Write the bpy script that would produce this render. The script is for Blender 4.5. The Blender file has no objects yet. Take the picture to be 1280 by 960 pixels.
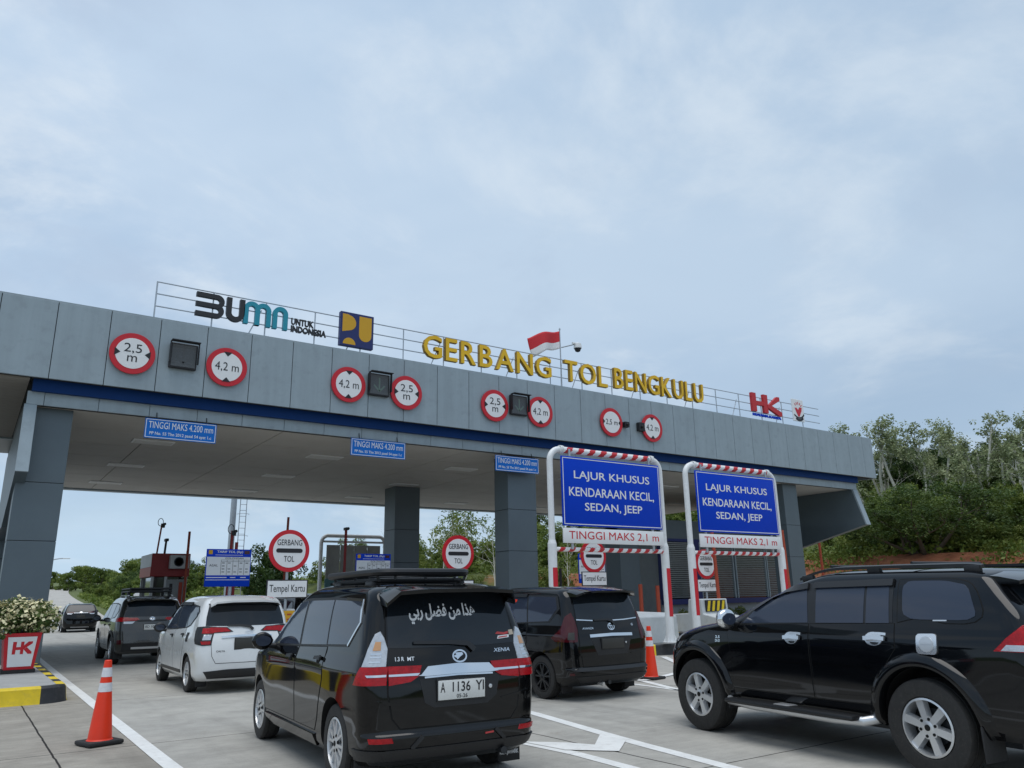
import bpy, bmesh, math, random
import numpy as np
from mathutils import Vector, Matrix
from mathutils.bvhtree import BVHTree
from mathutils.geometry import delaunay_2d_cdt
PI = math.pi
R = math.radians
S = bpy.context.scene
COL = S.collection
random.seed(7)
rng = np.random.default_rng(7)

# ------------------------------------------------------------------ camera
cd = bpy.data.cameras.new('camera'); cam = bpy.data.objects.new('camera', cd); COL.objects.link(cam)
cd.sensor_width = 36.0; cd.lens = 968.8 / 1280 * 36.0
cd.clip_start = 0.05; cd.clip_end = 6000
cam.matrix_world = (Matrix.Translation((0, 0, 1.47)) @ Matrix.Rotation(R(-34.70), 4, 'Z')
                    @ Matrix.Rotation(R(90 + 15.3475), 4, 'X') @ Matrix.Rotation(R(-1.0645), 4, 'Z'))
S.camera = cam
# ------------------------------------------------------------------ sky and sun
SUN_EL, SUN_AZ = R(80), R(230)          # azimuth measured clockwise from +Y
W = bpy.data.worlds.new('World'); S.world = W; W.use_nodes = True
nt = W.node_tree; N = nt.nodes; L = nt.links
bg = N['Background']; bg.inputs['Strength'].default_value = 0.1
sky = N.new('ShaderNodeTexSky'); sky.sky_type = 'NISHITA'; sky.sun_disc = False
sky.sun_elevation = SUN_EL; sky.sun_rotation = SUN_AZ; sky.air_density = 1.2; sky.dust_density = 2.0
tc = N.new('ShaderNodeTexCoord')
sep = N.new('ShaderNodeSeparateXYZ'); L.new(tc.outputs['Generated'], sep.inputs[0])
# project the view direction on a flat cloud deck
mx = N.new('ShaderNodeMath'); mx.operation = 'MAXIMUM'; mx.inputs[1].default_value = 0.0; L.new(sep.outputs['Z'], mx.inputs[0])
ad = N.new('ShaderNodeMath'); ad.operation = 'ADD'; ad.inputs[1].default_value = 0.22; L.new(mx.outputs[0], ad.inputs[0])
dx = N.new('ShaderNodeMath'); dx.operation = 'DIVIDE'; L.new(sep.outputs['X'], dx.inputs[0]); L.new(ad.outputs[0], dx.inputs[1])
dy = N.new('ShaderNodeMath'); dy.operation = 'DIVIDE'; L.new(sep.outputs['Y'], dy.inputs[0]); L.new(ad.outputs[0], dy.inputs[1])
cv = N.new('ShaderNodeCombineXYZ'); L.new(dx.outputs[0], cv.inputs[0]); L.new(dy.outputs[0], cv.inputs[1])
def wnoise(scale, detail, rough, dist, off):
    mp = N.new('ShaderNodeMapping'); mp.inputs['Location'].default_value = off
    L.new(cv.outputs[0], mp.inputs['Vector'])
    n = N.new('ShaderNodeTexNoise'); n.inputs['Scale'].default_value = scale; n.inputs['Detail'].default_value = detail
    n.inputs['Roughness'].default_value = rough; n.inputs['Distortion'].default_value = dist
    L.new(mp.outputs[0], n.inputs['Vector']); return n.outputs['Fac']
def wmap(sock, a, b, c=0.0, d=1.0):
    m = N.new('ShaderNodeMapRange'); m.interpolation_type = 'SMOOTHSTEP'
    m.inputs[1].default_value = a; m.inputs[2].default_value = b; m.inputs[3].default_value = c; m.inputs[4].default_value = d
    L.new(sock, m.inputs[0]); return m.outputs[0]
def wmix(fac, a, b):
    m = N.new('ShaderNodeMix'); m.data_type = 'RGBA'
    if isinstance(fac, float): m.inputs[0].default_value = fac
    else: L.new(fac, m.inputs[0])
    for i, v in ((6, a), (7, b)):
        if isinstance(v, tuple): m.inputs[i].default_value = (*v, 1)
        else: L.new(v, m.inputs[i])
    return m.outputs[2]
big = wnoise(0.55, 6, 0.55, 0.4, (3.1, 1.7, 0))
fine = wnoise(1.5, 8, 0.60, 0.35, (0.3, 5.2, 0))
# cloud deck colours (multiplied by the background strength)
deck = wmix(wmap(big, 0.36, 0.64), (3.25, 4.65, 6.55), (5.3, 6.5, 7.95))
deck = wmix(wmap(fine, 0.46, 0.68, 0.0, 0.75), deck, (7.3, 8.0, 8.7))
deck = wmix(wmap(wnoise(2.2, 9, 0.60, 0.3, (9.3, 4.1, 0)), 0.50, 0.72, 0.0, 0.55), deck, (4.2, 5.2, 6.7))
low = wmix(wmap(sep.outputs['Z'], 0.0, 0.22, 1.0, 0.0), deck, (4.9, 6.5, 8.0))
# brighter towards the left (west) part of the sky, darker to the right
side = N.new('ShaderNodeVectorMath'); side.operation = 'DOT_PRODUCT'; side.inputs[1].default_value = (0.86, 0.1, 0.05)
L.new(tc.outputs['Generated'], side.inputs[0])
deck2 = wmix(wmap(side.outputs['Value'], 0.0, 0.95, 0.0, 0.62), low, (4.0, 5.2, 6.6))
deck2 = wmix(wmap(fine, 0.50, 0.74, 0.0, 0.45), deck2, (6.3, 7.2, 8.1))
clear = wmix(wmap(wnoise(0.8, 5, 0.5, 0.3, (7.7, 2.2, 0)), 0.35, 0.60, 0.80, 1.0), sky.outputs[0], deck2)
L.new(clear, bg.inputs['Color'])

sl = bpy.data.lights.new('sun', 'SUN'); sl.energy = 1.75; sl.angle = R(50); sl.color = (1.0, 0.98, 0.95)
so = bpy.data.objects.new('sun', sl); COL.objects.link(so)
sd = Vector((math.sin(SUN_AZ) * math.cos(SUN_EL), math.cos(SUN_AZ) * math.cos(SUN_EL), math.sin(SUN_EL)))
so.rotation_euler = (-sd).to_track_quat('-Z', 'Y').to_euler(); so.location = (0, 0, 60)
S.view_settings.view_transform = 'Standard'; S.view_settings.look = 'None'
S.view_settings.exposure = 0.14; S.view_settings.gamma = 1.0; S.view_settings.use_curve_mapping = False
S.cycles.max_bounces = 6; S.cycles.diffuse_bounces = 3; S.cycles.glossy_bounces = 4; S.cycles.transparent_max_bounces = 6
S.cycles.use_denoising = True

# ------------------------------------------------------------------ materials
MATS = {}
def mat(name, col, rough=0.6, metal=0.0, coat=0.0, spec=None, var=0.0, vscale=3.0, bump=0.0, bscale=40.0, dirt=None, trans=0.0, coords='Object', streak=0.0):
    if name in MATS: return MATS[name]
    m = bpy.data.materials.new(name); m.use_nodes = True; t = m.node_tree; b = t.nodes['Principled BSDF']
    b.inputs['Base Color'].default_value = (*col, 1); b.inputs['Roughness'].default_value = rough
    b.inputs['Metallic'].default_value = metal; b.inputs['Coat Weight'].default_value = coat; b.inputs['Coat Roughness'].default_value = 0.03
    if spec is not None: b.inputs['Specular IOR Level'].default_value = spec
    if trans: b.inputs['Transmission Weight'].default_value = trans
    if var or bump or dirt:
        tcn = t.nodes.new('ShaderNodeTexCoord')
    if var:
        n = t.nodes.new('ShaderNodeTexNoise'); n.inputs['Scale'].default_value = vscale; n.inputs['Detail'].default_value = 6; n.inputs['Roughness'].default_value = 0.65
        t.links.new(tcn.outputs[coords], n.inputs['Vector'])
        r = t.nodes.new('ShaderNodeMapRange'); r.inputs[1].default_value = 0.25; r.inputs[2].default_value = 0.75
        r.inputs[3].default_value = 1 - var; r.inputs[4].default_value = 1 + var
        t.links.new(n.outputs['Fac'], r.inputs[0])
        mu = t.nodes.new('ShaderNodeMix'); mu.data_type = 'RGBA'; mu.blend_type = 'MULTIPLY'; mu.inputs[0].default_value = 1.0
        mu.inputs[6].default_value = (*col, 1); t.links.new(r.outputs[0], mu.inputs[7])
        src = mu.outputs[2]
        if streak:
            mp = t.nodes.new('ShaderNodeMapping'); mp.inputs['Scale'].default_value = (2.4, 2.4, 0.10); t.links.new(tcn.outputs[coords], mp.inputs['Vector'])
            ns = t.nodes.new('ShaderNodeTexNoise'); ns.inputs['Scale'].default_value = 1.6; ns.inputs['Detail'].default_value = 7; ns.inputs['Roughness'].default_value = 0.7; t.links.new(mp.outputs[0], ns.inputs['Vector'])
            rs = t.nodes.new('ShaderNodeMapRange'); rs.inputs[1].default_value = 0.3; rs.inputs[2].default_value = 0.72; rs.inputs[3].default_value = 1 + streak * .5; rs.inputs[4].default_value = 1 - streak; t.links.new(ns.outputs['Fac'], rs.inputs[0])
            ms = t.nodes.new('ShaderNodeMix'); ms.data_type = 'RGBA'; ms.blend_type = 'MULTIPLY'; ms.inputs[0].default_value = 1.0; t.links.new(src, ms.inputs[6]); t.links.new(rs.outputs[0], ms.inputs[7]); src = ms.outputs[2]
        if dirt:
            n2 = t.nodes.new('ShaderNodeTexNoise'); n2.inputs['Scale'].default_value = vscale * 2.7; n2.inputs['Detail'].default_value = 8; n2.inputs['Roughness'].default_value = 0.7
            t.links.new(tcn.outputs[coords], n2.inputs['Vector'])
            r2 = t.nodes.new('ShaderNodeMapRange'); r2.inputs[1].default_value = 0.52; r2.inputs[2].default_value = 0.75; r2.inputs[4].default_value = dirt[3]
            t.links.new(n2.outputs['Fac'], r2.inputs[0])
            m2 = t.nodes.new('ShaderNodeMix'); m2.data_type = 'RGBA'; t.links.new(r2.outputs[0], m2.inputs[0])
            t.links.new(src, m2.inputs[6]); m2.inputs[7].default_value = (*dirt[:3], 1); src = m2.outputs[2]
        t.links.new(src, b.inputs['Base Color'])
    if bump:
        n3 = t.nodes.new('ShaderNodeTexNoise'); n3.inputs['Scale'].default_value = bscale; n3.inputs['Detail'].default_value = 5
        t.links.new(tcn.outputs[coords], n3.inputs['Vector'])
        bp = t.nodes.new('ShaderNodeBump'); bp.inputs['Strength'].default_value = bump; bp.inputs['Distance'].default_value = 0.01
        t.links.new(n3.outputs['Fac'], bp.inputs['Height']); t.links.new(bp.outputs[0], b.inputs['Normal'])
    MATS[name] = m; return m

M = lambda k: MATS[k]
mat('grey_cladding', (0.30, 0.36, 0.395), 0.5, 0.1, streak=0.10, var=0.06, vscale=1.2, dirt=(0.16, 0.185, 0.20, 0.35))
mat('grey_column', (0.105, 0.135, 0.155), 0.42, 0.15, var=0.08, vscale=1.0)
mat('dark_joint', (0.012, 0.014, 0.017), 0.8)
mat('blue_band', (0.001, 0.030, 0.135), 0.6, spec=0.2, var=0.05)
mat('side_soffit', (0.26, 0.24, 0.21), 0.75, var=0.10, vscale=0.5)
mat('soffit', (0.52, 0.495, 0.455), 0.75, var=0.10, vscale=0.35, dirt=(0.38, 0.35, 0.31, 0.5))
mat('white_metal', (0.74, 0.75, 0.75), 0.4, var=0.06, vscale=4, dirt=(0.5, 0.47, 0.42, 0.35))
mat('red_paint', (0.52, 0.012, 0.018), 0.4, var=0.05)
mat('sign_white', (0.78, 0.78, 0.78), 0.4, var=0.03)
mat('sign_red', (0.56, 0.008, 0.02), 0.4)
mat('sign_black', (0.01, 0.01, 0.013), 0.5)
mat('sign_blue', (0.0, 0.045, 0.50), 0.5, spec=0.15, var=0.04)
mat('light_blue_board', (0.008, 0.15, 0.55), 0.5, spec=0.2, var=0.04)
mat('galvanised', (0.42, 0.45, 0.48), 0.45, 0.6, var=0.1, vscale=6)
mat('dark_metal', (0.03, 0.033, 0.037), 0.5, 0.3)
mat('gold', (0.80, 0.47, 0.010), 0.42, 0.1, var=0.1, vscale=2)
mat('gold_dark', (0.34, 0.19, 0.01), 0.5, 0.2)
mat('charcoal', (0.018, 0.019, 0.022), 0.5)
mat('teal', (0.012, 0.27, 0.36), 0.45)
mat('navy', (0.012, 0.022, 0.12), 0.5)
mat('logo_yellow', (0.62, 0.33, 0.01), 0.5)
mat('cloth_red', (0.60, 0.03, 0.04), 0.8); mat('cloth_white', (0.80, 0.80, 0.80), 0.8)
mat('cone_orange', (0.82, 0.038, 0.006), 0.45, var=0.06, vscale=9)
mat('reflective_white', (0.70, 0.70, 0.72), 0.35, var=0.12, vscale=25)
mat('rubber', (0.018, 0.018, 0.019), 0.75, var=0.2, vscale=20, dirt=(0.07, 0.062, 0.052, 0.4))
mat('tyre', (0.022, 0.021, 0.020), 0.8, var=0.25, vscale=14, dirt=(0.075, 0.066, 0.055, 0.5))
mat('concrete_pale', (0.52, 0.55, 0.56), 0.75, var=0.10, vscale=2.2, dirt=(0.33, 0.33, 0.32, 0.5), bump=0.2)
mat('kerb_grey', (0.34, 0.34, 0.33), 0.85, var=0.14, vscale=2.5, dirt=(0.2, 0.19, 0.17, 0.5), bump=0.3)
mat('kerb_yellow', (0.72, 0.52, 0.012), 0.6, var=0.12, vscale=5, dirt=(0.4, 0.3, 0.06, 0.5))
mat('kerb_black', (0.02, 0.021, 0.024), 0.6, var=0.2, vscale=5, dirt=(0.09, 0.085, 0.08, 0.5))
mat('road_paint', (0.72, 0.72, 0.70), 0.7, var=0.10, vscale=4, dirt=(0.42, 0.40, 0.37, 0.55), bump=0.2)
mat('booth_red', (0.30, 0.022, 0.022), 0.5, var=0.1); mat('booth_orange', (0.42, 0.06, 0.025), 0.5, var=0.1)
mat('rust_red', (0.36, 0.055, 0.022), 0.55, var=0.15, vscale=6)
mat('booth_white', (0.55, 0.56, 0.56), 0.5, var=0.08)
mat('chrome', (0.72, 0.74, 0.76), 0.09, 1.0)
mat('handle_chrome', (0.80, 0.81, 0.82), 0.2, 0.9)
mat('silver', (0.66, 0.67, 0.68), 0.32, 0.7)
mat('black_paint', (0.0025, 0.0028, 0.0035), 0.05, 0.0, spec=0.42)
mat('blueblack_paint', (0.0025, 0.0032, 0.0045), 0.05, 0.0, spec=0.42)
mat('white_paint', (0.74, 0.75, 0.745), 0.25, 0.0, coat=1.0)
mat('bronze_paint', (0.026, 0.026, 0.024), 0.25, 0.25, coat=1.0)
mat('black_plastic', (0.012, 0.0125, 0.014), 0.45)
mat('gap', (0.002, 0.002, 0.002), 0.9)
mat('tint_glass', (0.032, 0.041, 0.064), 0.03, 0.0, spec=0.5)
mat('rear_glass', (0.009, 0.013, 0.018), 0.04, 0.0, spec=0.5)
mat('lamp_red', (0.36, 0.005, 0.009), 0.16, 0.0, coat=0.12, spec=0.35, var=0.35, vscale=24, bump=0.3, bscale=55)
mat('lamp_dark_red', (0.055, 0.003, 0.006), 0.08, 0.0)
mat('lamp_clear', (0.50, 0.52, 0.55), 0.15, 0.5, coat=1.0, var=0.2, vscale=18, bump=0.5, bscale=30)
mat('lamp_amber', (0.55, 0.28, 0.12), 0.2, 0.2, coat=1.0)
mat('plate_white', (0.66, 0.66, 0.63), 0.45, var=0.06, vscale=8)
mat('plate_dark', (0.035, 0.034, 0.03), 0.5)
mat('sticker_white', (0.78, 0.78, 0.78), 0.5); mat('sticker_red', (0.5, 0.05, 0.05), 0.5); mat('sticker_tan', (0.5, 0.42, 0.33), 0.5)
mat('bark', (0.10, 0.078, 0.058), 0.9, var=0.3, vscale=5, bump=0.4)
mat('pale_bark', (0.60, 0.57, 0.49), 0.9, var=0.25, vscale=3)
mat('louver_grey', (0.27, 0.29, 0.295), 0.5, var=0.1); mat('window_dark', (0.012, 0.015, 0.017), 0.08, coat=0.5)
mat('lane_lamp_off', (0.085, 0.092, 0.098), 0.35, var=0.2, vscale=30); mat('lane_lamp_green', (0.13, 0.18, 0.155), 0.4)
mat('lamp_panel', (0.62, 0.61, 0.58), 0.5)
mat('steel_tank', (0.34, 0.34, 0.325), 0.5, 0.2, var=0.2, vscale=1.5); mat('sea_green', (0.10, 0.22, 0.24), 0.6)
mat('flower_cream', (0.72, 0.66, 0.40), 0.7, var=0.2, vscale=11); 

def road_dust(name, amount):
    """a patchy film of dried road dust on the lower body panels"""
    t = MATS[name].node_tree; b = t.nodes['Principled BSDF']; l = t.links
    tcn = t.nodes.new('ShaderNodeTexCoord'); sp = t.nodes.new('ShaderNodeSeparateXYZ'); l.new(tcn.outputs['Object'], sp.inputs[0])
    n = t.nodes.new('ShaderNodeTexNoise'); n.inputs['Scale'].default_value = 3.5; n.inputs['Detail'].default_value = 8; n.inputs['Roughness'].default_value = 0.7; l.new(tcn.outputs['Object'], n.inputs['Vector'])
    r = t.nodes.new('ShaderNodeMapRange'); r.inputs[1].default_value = 0.25; r.inputs[2].default_value = 0.80; r.inputs[3].default_value = 1.0; r.inputs[4].default_value = 0.08; l.new(sp.outputs['Z'], r.inputs[0])
    q = t.nodes.new('ShaderNodeMapRange'); q.inputs[1].default_value = 0.35; q.inputs[2].default_value = 0.75; q.inputs[3].default_value = 0.25; l.new(n.outputs['Fac'], q.inputs[0])
    m = t.nodes.new('ShaderNodeMath'); m.operation = 'MULTIPLY'; l.new(r.outputs[0], m.inputs[0]); l.new(q.outputs[0], m.inputs[1])
    k = t.nodes.new('ShaderNodeMath'); k.operation = 'MULTIPLY'; k.inputs[1].default_value = amount; l.new(m.outputs[0], k.inputs[0])
    x = t.nodes.new('ShaderNodeMix'); x.data_type = 'RGBA'; l.new(k.outputs[0], x.inputs[0]); x.inputs[6].default_value = b.inputs['Base Color'].default_value[:]; x.inputs[7].default_value = (0.17, 0.145, 0.115, 1); l.new(x.outputs[2], b.inputs['Base Color'])
    g = t.nodes.new('ShaderNodeMath'); g.operation = 'MULTIPLY_ADD'; g.inputs[1].default_value = 0.5; g.inputs[2].default_value = b.inputs['Roughness'].default_value; l.new(k.outputs[0], g.inputs[0]); l.new(g.outputs[0], b.inputs['Roughness'])
for nm, am in (('black_paint', .06), ('blueblack_paint', .06), ('white_paint', .28), ('bronze_paint', .2)): road_dust(nm, am)
def leafmat(name, c1, c2, c3, sc=0.35):
    m = bpy.data.materials.new(name); m.use_nodes = True; t = m.node_tree; b = t.nodes['Principled BSDF']
    geo = t.nodes.new('ShaderNodeNewGeometry'); oi = t.nodes.new('ShaderNodeObjectInfo')
    n = t.nodes.new('ShaderNodeTexNoise'); n.inputs['Scale'].default_value = sc; n.inputs['Detail'].default_value = 5; n.inputs['Roughness'].default_value = 0.7
    t.links.new(geo.outputs['Position'], n.inputs['Vector'])
    wn = t.nodes.new('ShaderNodeTexWhiteNoise'); 
    sn = t.nodes.new('ShaderNodeVectorMath'); sn.operation = 'SNAP'; sn.inputs[1].default_value = (0.4, 0.4, 0.4)
    t.links.new(geo.outputs['Position'], sn.inputs[0]); t.links.new(sn.outputs[0], wn.inputs['Vector'])
    a1 = t.nodes.new('ShaderNodeMath'); a1.operation = 'MULTIPLY_ADD'; a1.inputs[1].default_value = 0.35
    t.links.new(wn.outputs['Value'], a1.inputs[0]); t.links.new(n.outputs['Fac'], a1.inputs[2])
    a2 = t.nodes.new('ShaderNodeMath'); a2.operation = 'MULTIPLY_ADD'; a2.inputs[1].default_value = 0.22
    t.links.new(oi.outputs['Random'], a2.inputs[0]); t.links.new(a1.outputs[0], a2.inputs[2])
    cr = t.nodes.new('ShaderNodeValToRGB'); e = cr.color_ramp.elements
    e[0].position = 0.40; e[0].color = (*c1, 1); e[1].position = 1.0; e[1].color = (*c3, 1); x = e.new(0.70); x.color = (*c2, 1)
    t.links.new(a2.outputs[0], cr.inputs[0]); t.links.new(cr.outputs[0], b.inputs['Base Color'])
    b.inputs['Roughness'].default_value = 0.55; b.inputs['Specular IOR Level'].default_value = 0.3
    tr = t.nodes.new('ShaderNodeBsdfTranslucent'); t.links.new(cr.outputs[0], tr.inputs['Color'])
    mx_ = t.nodes.new('ShaderNodeMixShader'); mx_.inputs[0].default_value = 0.3
    t.links.new(b.outputs[0], mx_.inputs[1]); t.links.new(tr.outputs[0], mx_.inputs[2]); t.links.new(mx_.outputs[0], t.nodes['Material Output'].inputs[0])
    MATS[name] = m; return m
leafmat('leaf_dark', (0.018, 0.042, 0.009), (0.040, 0.080, 0.016), (0.10, 0.145, 0.030))
leafmat('leaf_mid', (0.048, 0.086, 0.015), (0.110, 0.165, 0.029), (0.22, 0.265, 0.052))
leafmat('leaf_pale', (0.13, 0.17, 0.075), (0.25, 0.295, 0.145), (0.40, 0.43, 0.24))
leafmat('leaf_yellow', (0.060, 0.095, 0.016), (0.12, 0.165, 0.030), (0.20, 0.23, 0.05))
leafmat('leaf_plant', (0.035, 0.075, 0.02), (0.07, 0.12, 0.03), (0.14, 0.19, 0.05), 4.0)

def road_mat(name, base, warm, joints=True, streak=1.0):
    m = bpy.data.materials.new(name); m.use_nodes = True; t = m.node_tree; b = t.nodes['Principled BSDF']; l = t.links
    geo = t.nodes.new('ShaderNodeNewGeometry')
    def noise(sc, det, rg, scale=(1, 1, 1)):
        mp = t.nodes.new('ShaderNodeMapping'); mp.inputs['Scale'].default_value = scale; l.new(geo.outputs['Position'], mp.inputs['Vector'])
        n = t.nodes.new('ShaderNodeTexNoise'); n.inputs['Scale'].default_value = sc; n.inputs['Detail'].default_value = det; n.inputs['Roughness'].default_value = rg
        l.new(mp.outputs[0], n.inputs['Vector']); return n.outputs['Fac']
    def rmap(s, a, c, d, e):
        r = t.nodes.new('ShaderNodeMapRange'); r.inputs[1].default_value = a; r.inputs[2].default_value = c; r.inputs[3].default_value = d; r.inputs[4].default_value = e
        l.new(s, r.inputs[0]); return r.outputs[0]
    def mix(f, a, c, mode='MIX'):
        x = t.nodes.new('ShaderNodeMix'); x.data_type = 'RGBA'; x.blend_type = mode
        for i, v in ((0, f), (6, a), (7, c)):
            if isinstance(v, (int, float)): x.inputs[i].default_value = v
            elif isinstance(v, tuple): x.inputs[i].default_value = (*v, 1)
            else: l.new(v, x.inputs[i])
        return x.outputs[2]
    c = mix(rmap(noise(0.35, 6, 0.6), 0.3, 0.7, 0, 1), base, warm)
    c = mix(1.0, c, rmap(noise(2.2, 8, 0.7), 0.25, 0.75, 0.78, 1.18), 'MULTIPLY')
    c = mix(1.0, c, rmap(noise(60, 3, 0.6), 0.2, 0.8, 0.90, 1.10), 'MULTIPLY')
    # broom texture across the lanes and tyre-darkened tracks along them
    c = mix(1.0, c, rmap(noise(3.0, 6, 0.7, (0.5, 5.0, 1)), 0.25, 0.75, 1 - 0.10 * streak, 1 + 0.08 * streak), 'MULTIPLY')
    c = mix(rmap(noise(1.0, 7, 0.65, (1.4, 0.16, 1)), 0.52, 0.72, 0.0, 0.5), c, tuple(v * 0.58 for v in base))
    c = mix(rmap(noise(0.8, 9, 0.72), 0.58, 0.66, 0.0, 0.22), c, tuple(v * 0.5 for v in base))
    c = mix(rmap(noise(0.55, 8, 0.7, (1.0, 2.2, 1)), 0.56, 0.70, 0.0, 0.30), c, tuple(min(1, v * 1.28) for v in warm))
    c = mix(rmap(noise(1.3, 6, 0.75), 0.62, 0.74, 0.0, 0.5), c, (0.20, 0.165, 0.125))
    if joints:
        sp = t.nodes.new('ShaderNodeSeparateXYZ'); l.new(geo.outputs['Position'], sp.inputs[0])
        wob = noise(1.7, 4, 0.6)
        def joint(axis, off, per, w):
            a = t.nodes.new('ShaderNodeMath'); a.operation = 'MULTIPLY_ADD'; a.inputs[1].default_value = 0.035; l.new(wob, a.inputs[0]); l.new(sp.outputs[axis], a.inputs[2])
            s = t.nodes.new('ShaderNodeMath'); s.operation = 'SUBTRACT'; s.inputs[1].default_value = off; l.new(a.outputs[0], s.inputs[0])
            pp = t.nodes.new('ShaderNodeMath'); pp.operation = 'PINGPONG'; pp.inputs[1].default_value = per / 2; l.new(s.outputs[0], pp.inputs[0])
            return rmap(pp.outputs[0], w * 0.6, w, 1.0, 0.0)
        for ax, off, per, w in (('X', 1.0, 4.47, 0.013), ('Y', 5.2, 4.62, 0.011)):
            c = mix(joint(ax, off, per, w), c, (0.022, 0.020, 0.018))
    l.new(c, b.inputs['Base Color']); b.inputs['Roughness'].default_value = 0.85; b.inputs['Specular IOR Level'].default_value = 0.25
    bp = t.nodes.new('ShaderNodeBump'); bp.inputs['Strength'].default_value = 0.35; bp.inputs['Distance'].default_value = 0.01
    l.new(noise(45, 5, 0.7), bp.inputs['Height']); l.new(bp.outputs[0], b.inputs['Normal'])
    MATS[name] = m
road_mat('road_concrete', (0.345, 0.333, 0.305), (0.42, 0.402, 0.362))
road_mat('shoulder_concrete', (0.275, 0.25, 0.215), (0.35, 0.325, 0.28), streak=2.0)
road_mat('far_concrete', (0.40, 0.38, 0.35), (0.46, 0.44, 0.40), joints=False)

def terrain_mat():
    m = bpy.data.materials.new('hill_ground'); m.use_nodes = True; t = m.node_tree; b = t.nodes['Principled BSDF']; l = t.links
    geo = t.nodes.new('ShaderNodeNewGeometry'); sp = t.nodes.new('ShaderNodeSeparateXYZ'); l.new(geo.outputs['Position'], sp.inputs[0])
    def noise(sc, det):
        n = t.nodes.new('ShaderNodeTexNoise'); n.inputs['Scale'].default_value = sc; n.inputs['Detail'].default_value = det; n.inputs['Roughness'].default_value = 0.65
        l.new(geo.outputs['Position'], n.inputs['Vector']); return n.outputs['Fac']
    at = t.nodes.new('ShaderNodeAttribute'); at.attribute_name = 'bare'
    a = t.nodes.new('ShaderNodeMath'); a.operation = 'MULTIPLY_ADD'; a.inputs[1].default_value = 1.2; l.new(noise(0.35, 6), a.inputs[0]); l.new(at.outputs['Fac'], a.inputs[2])
    r = t.nodes.new('ShaderNodeMapRange'); r.inputs[1].default_value = 0.9; r.inputs[2].default_value = 1.15; l.new(a.outputs[0], r.inputs[0])
    g = t.nodes.new('ShaderNodeValToRGB'); e = g.color_ramp.elements
    e[0].position = 0.3; e[0].color = (0.045, 0.075, 0.018, 1); e[1].position = 0.75; e[1].color = (0.17, 0.19, 0.055, 1); l.new(noise(0.8, 7), g.inputs[0])
    d = t.nodes.new('ShaderNodeValToRGB'); e = d.color_ramp.elements
    e[0].position = 0.3; e[0].color = (0.20, 0.060, 0.026, 1); e[1].position = 0.75; e[1].color = (0.36, 0.145, 0.07, 1); l.new(noise(1.5, 7), d.inputs[0])
    x = t.nodes.new('ShaderNodeMix'); x.data_type = 'RGBA'; l.new(r.outputs[0], x.inputs[0]); l.new(g.outputs[0], x.inputs[6]); l.new(d.outputs[0], x.inputs[7])
    l.new(x.outputs[2], b.inputs['Base Color']); b.inputs['Roughness'].default_value = 0.95
    bp = t.nodes.new('ShaderNodeBump'); bp.inputs['Strength'].default_value = 0.8; bp.inputs['Distance'].default_value = 0.1
    l.new(noise(3, 6), bp.inputs['Height']); l.new(bp.outputs[0], b.inputs['Normal']); MATS['hill_ground'] = m
terrain_mat()

# ------------------------------------------------------------------ object helpers
def props(o, label=None, cat=None, group=None, kind=None):
    if label: o['label'] = label
    if cat: o['category'] = cat
    if group: o['group'] = group
    if kind: o['kind'] = kind
    return o
def empty(name, loc=(0, 0, 0), rz=0.0, label=None, cat=None, group=None, parent=None):
    o = bpy.data.objects.new(name, None); o.empty_display_size = 0.3; COL.objects.link(o)
    o.location = loc; o.rotation_euler = (0, 0, rz); o.parent = parent
    return props(o, label, cat, group)
def copy_tree(o, parent=None, loc=None, rz=None, scale=None, label=None, group=None):
    c = o.copy(); COL.objects.link(c); c.parent = parent
    if loc is not None: c.location = loc
    if rz is not None: c.rotation_euler = (0, 0, rz)
    if scale is not None: c.scale = (scale,) * 3 if isinstance(scale, (int, float)) else scale
    if label: c['label'] = label
    if group: c['group'] = group
    for ch in [x for x in bpy.data.objects if x.parent == o and x is not c]:
        copy_tree(ch, c)
    return c

TXT = {}
def text_geo(s, bold=0.0):
    k = (s, bold)
    if k not in TXT:
        c = bpy.data.curves.new('t', 'FONT'); c.body = s; c.resolution_u = 3; c.offset = bold
        o = bpy.data.objects.new('t', c); m = bpy.data.meshes.new_from_object(o)
        v = np.array([tuple(x.co[:2]) for x in m.vertices]); f = [tuple(p.vertices) for p in m.polygons]
        # merge doubles so that outlines are closed
        key = np.round(v, 5); uq, inv = np.unique(key, axis=0, return_inverse=True); inv = inv.ravel()
        f = [tuple(int(inv[i]) for i in p) for p in f]; f = [p for p in f if len(set(p)) == len(p)]
        lo, hi = uq.min(0), uq.max(0); uq = uq - lo
        TXT[k] = (uq, f, hi - lo)
        bpy.data.meshes.remove(m); bpy.data.objects.remove(o); bpy.data.curves.remove(c)
    return TXT[k]

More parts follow.
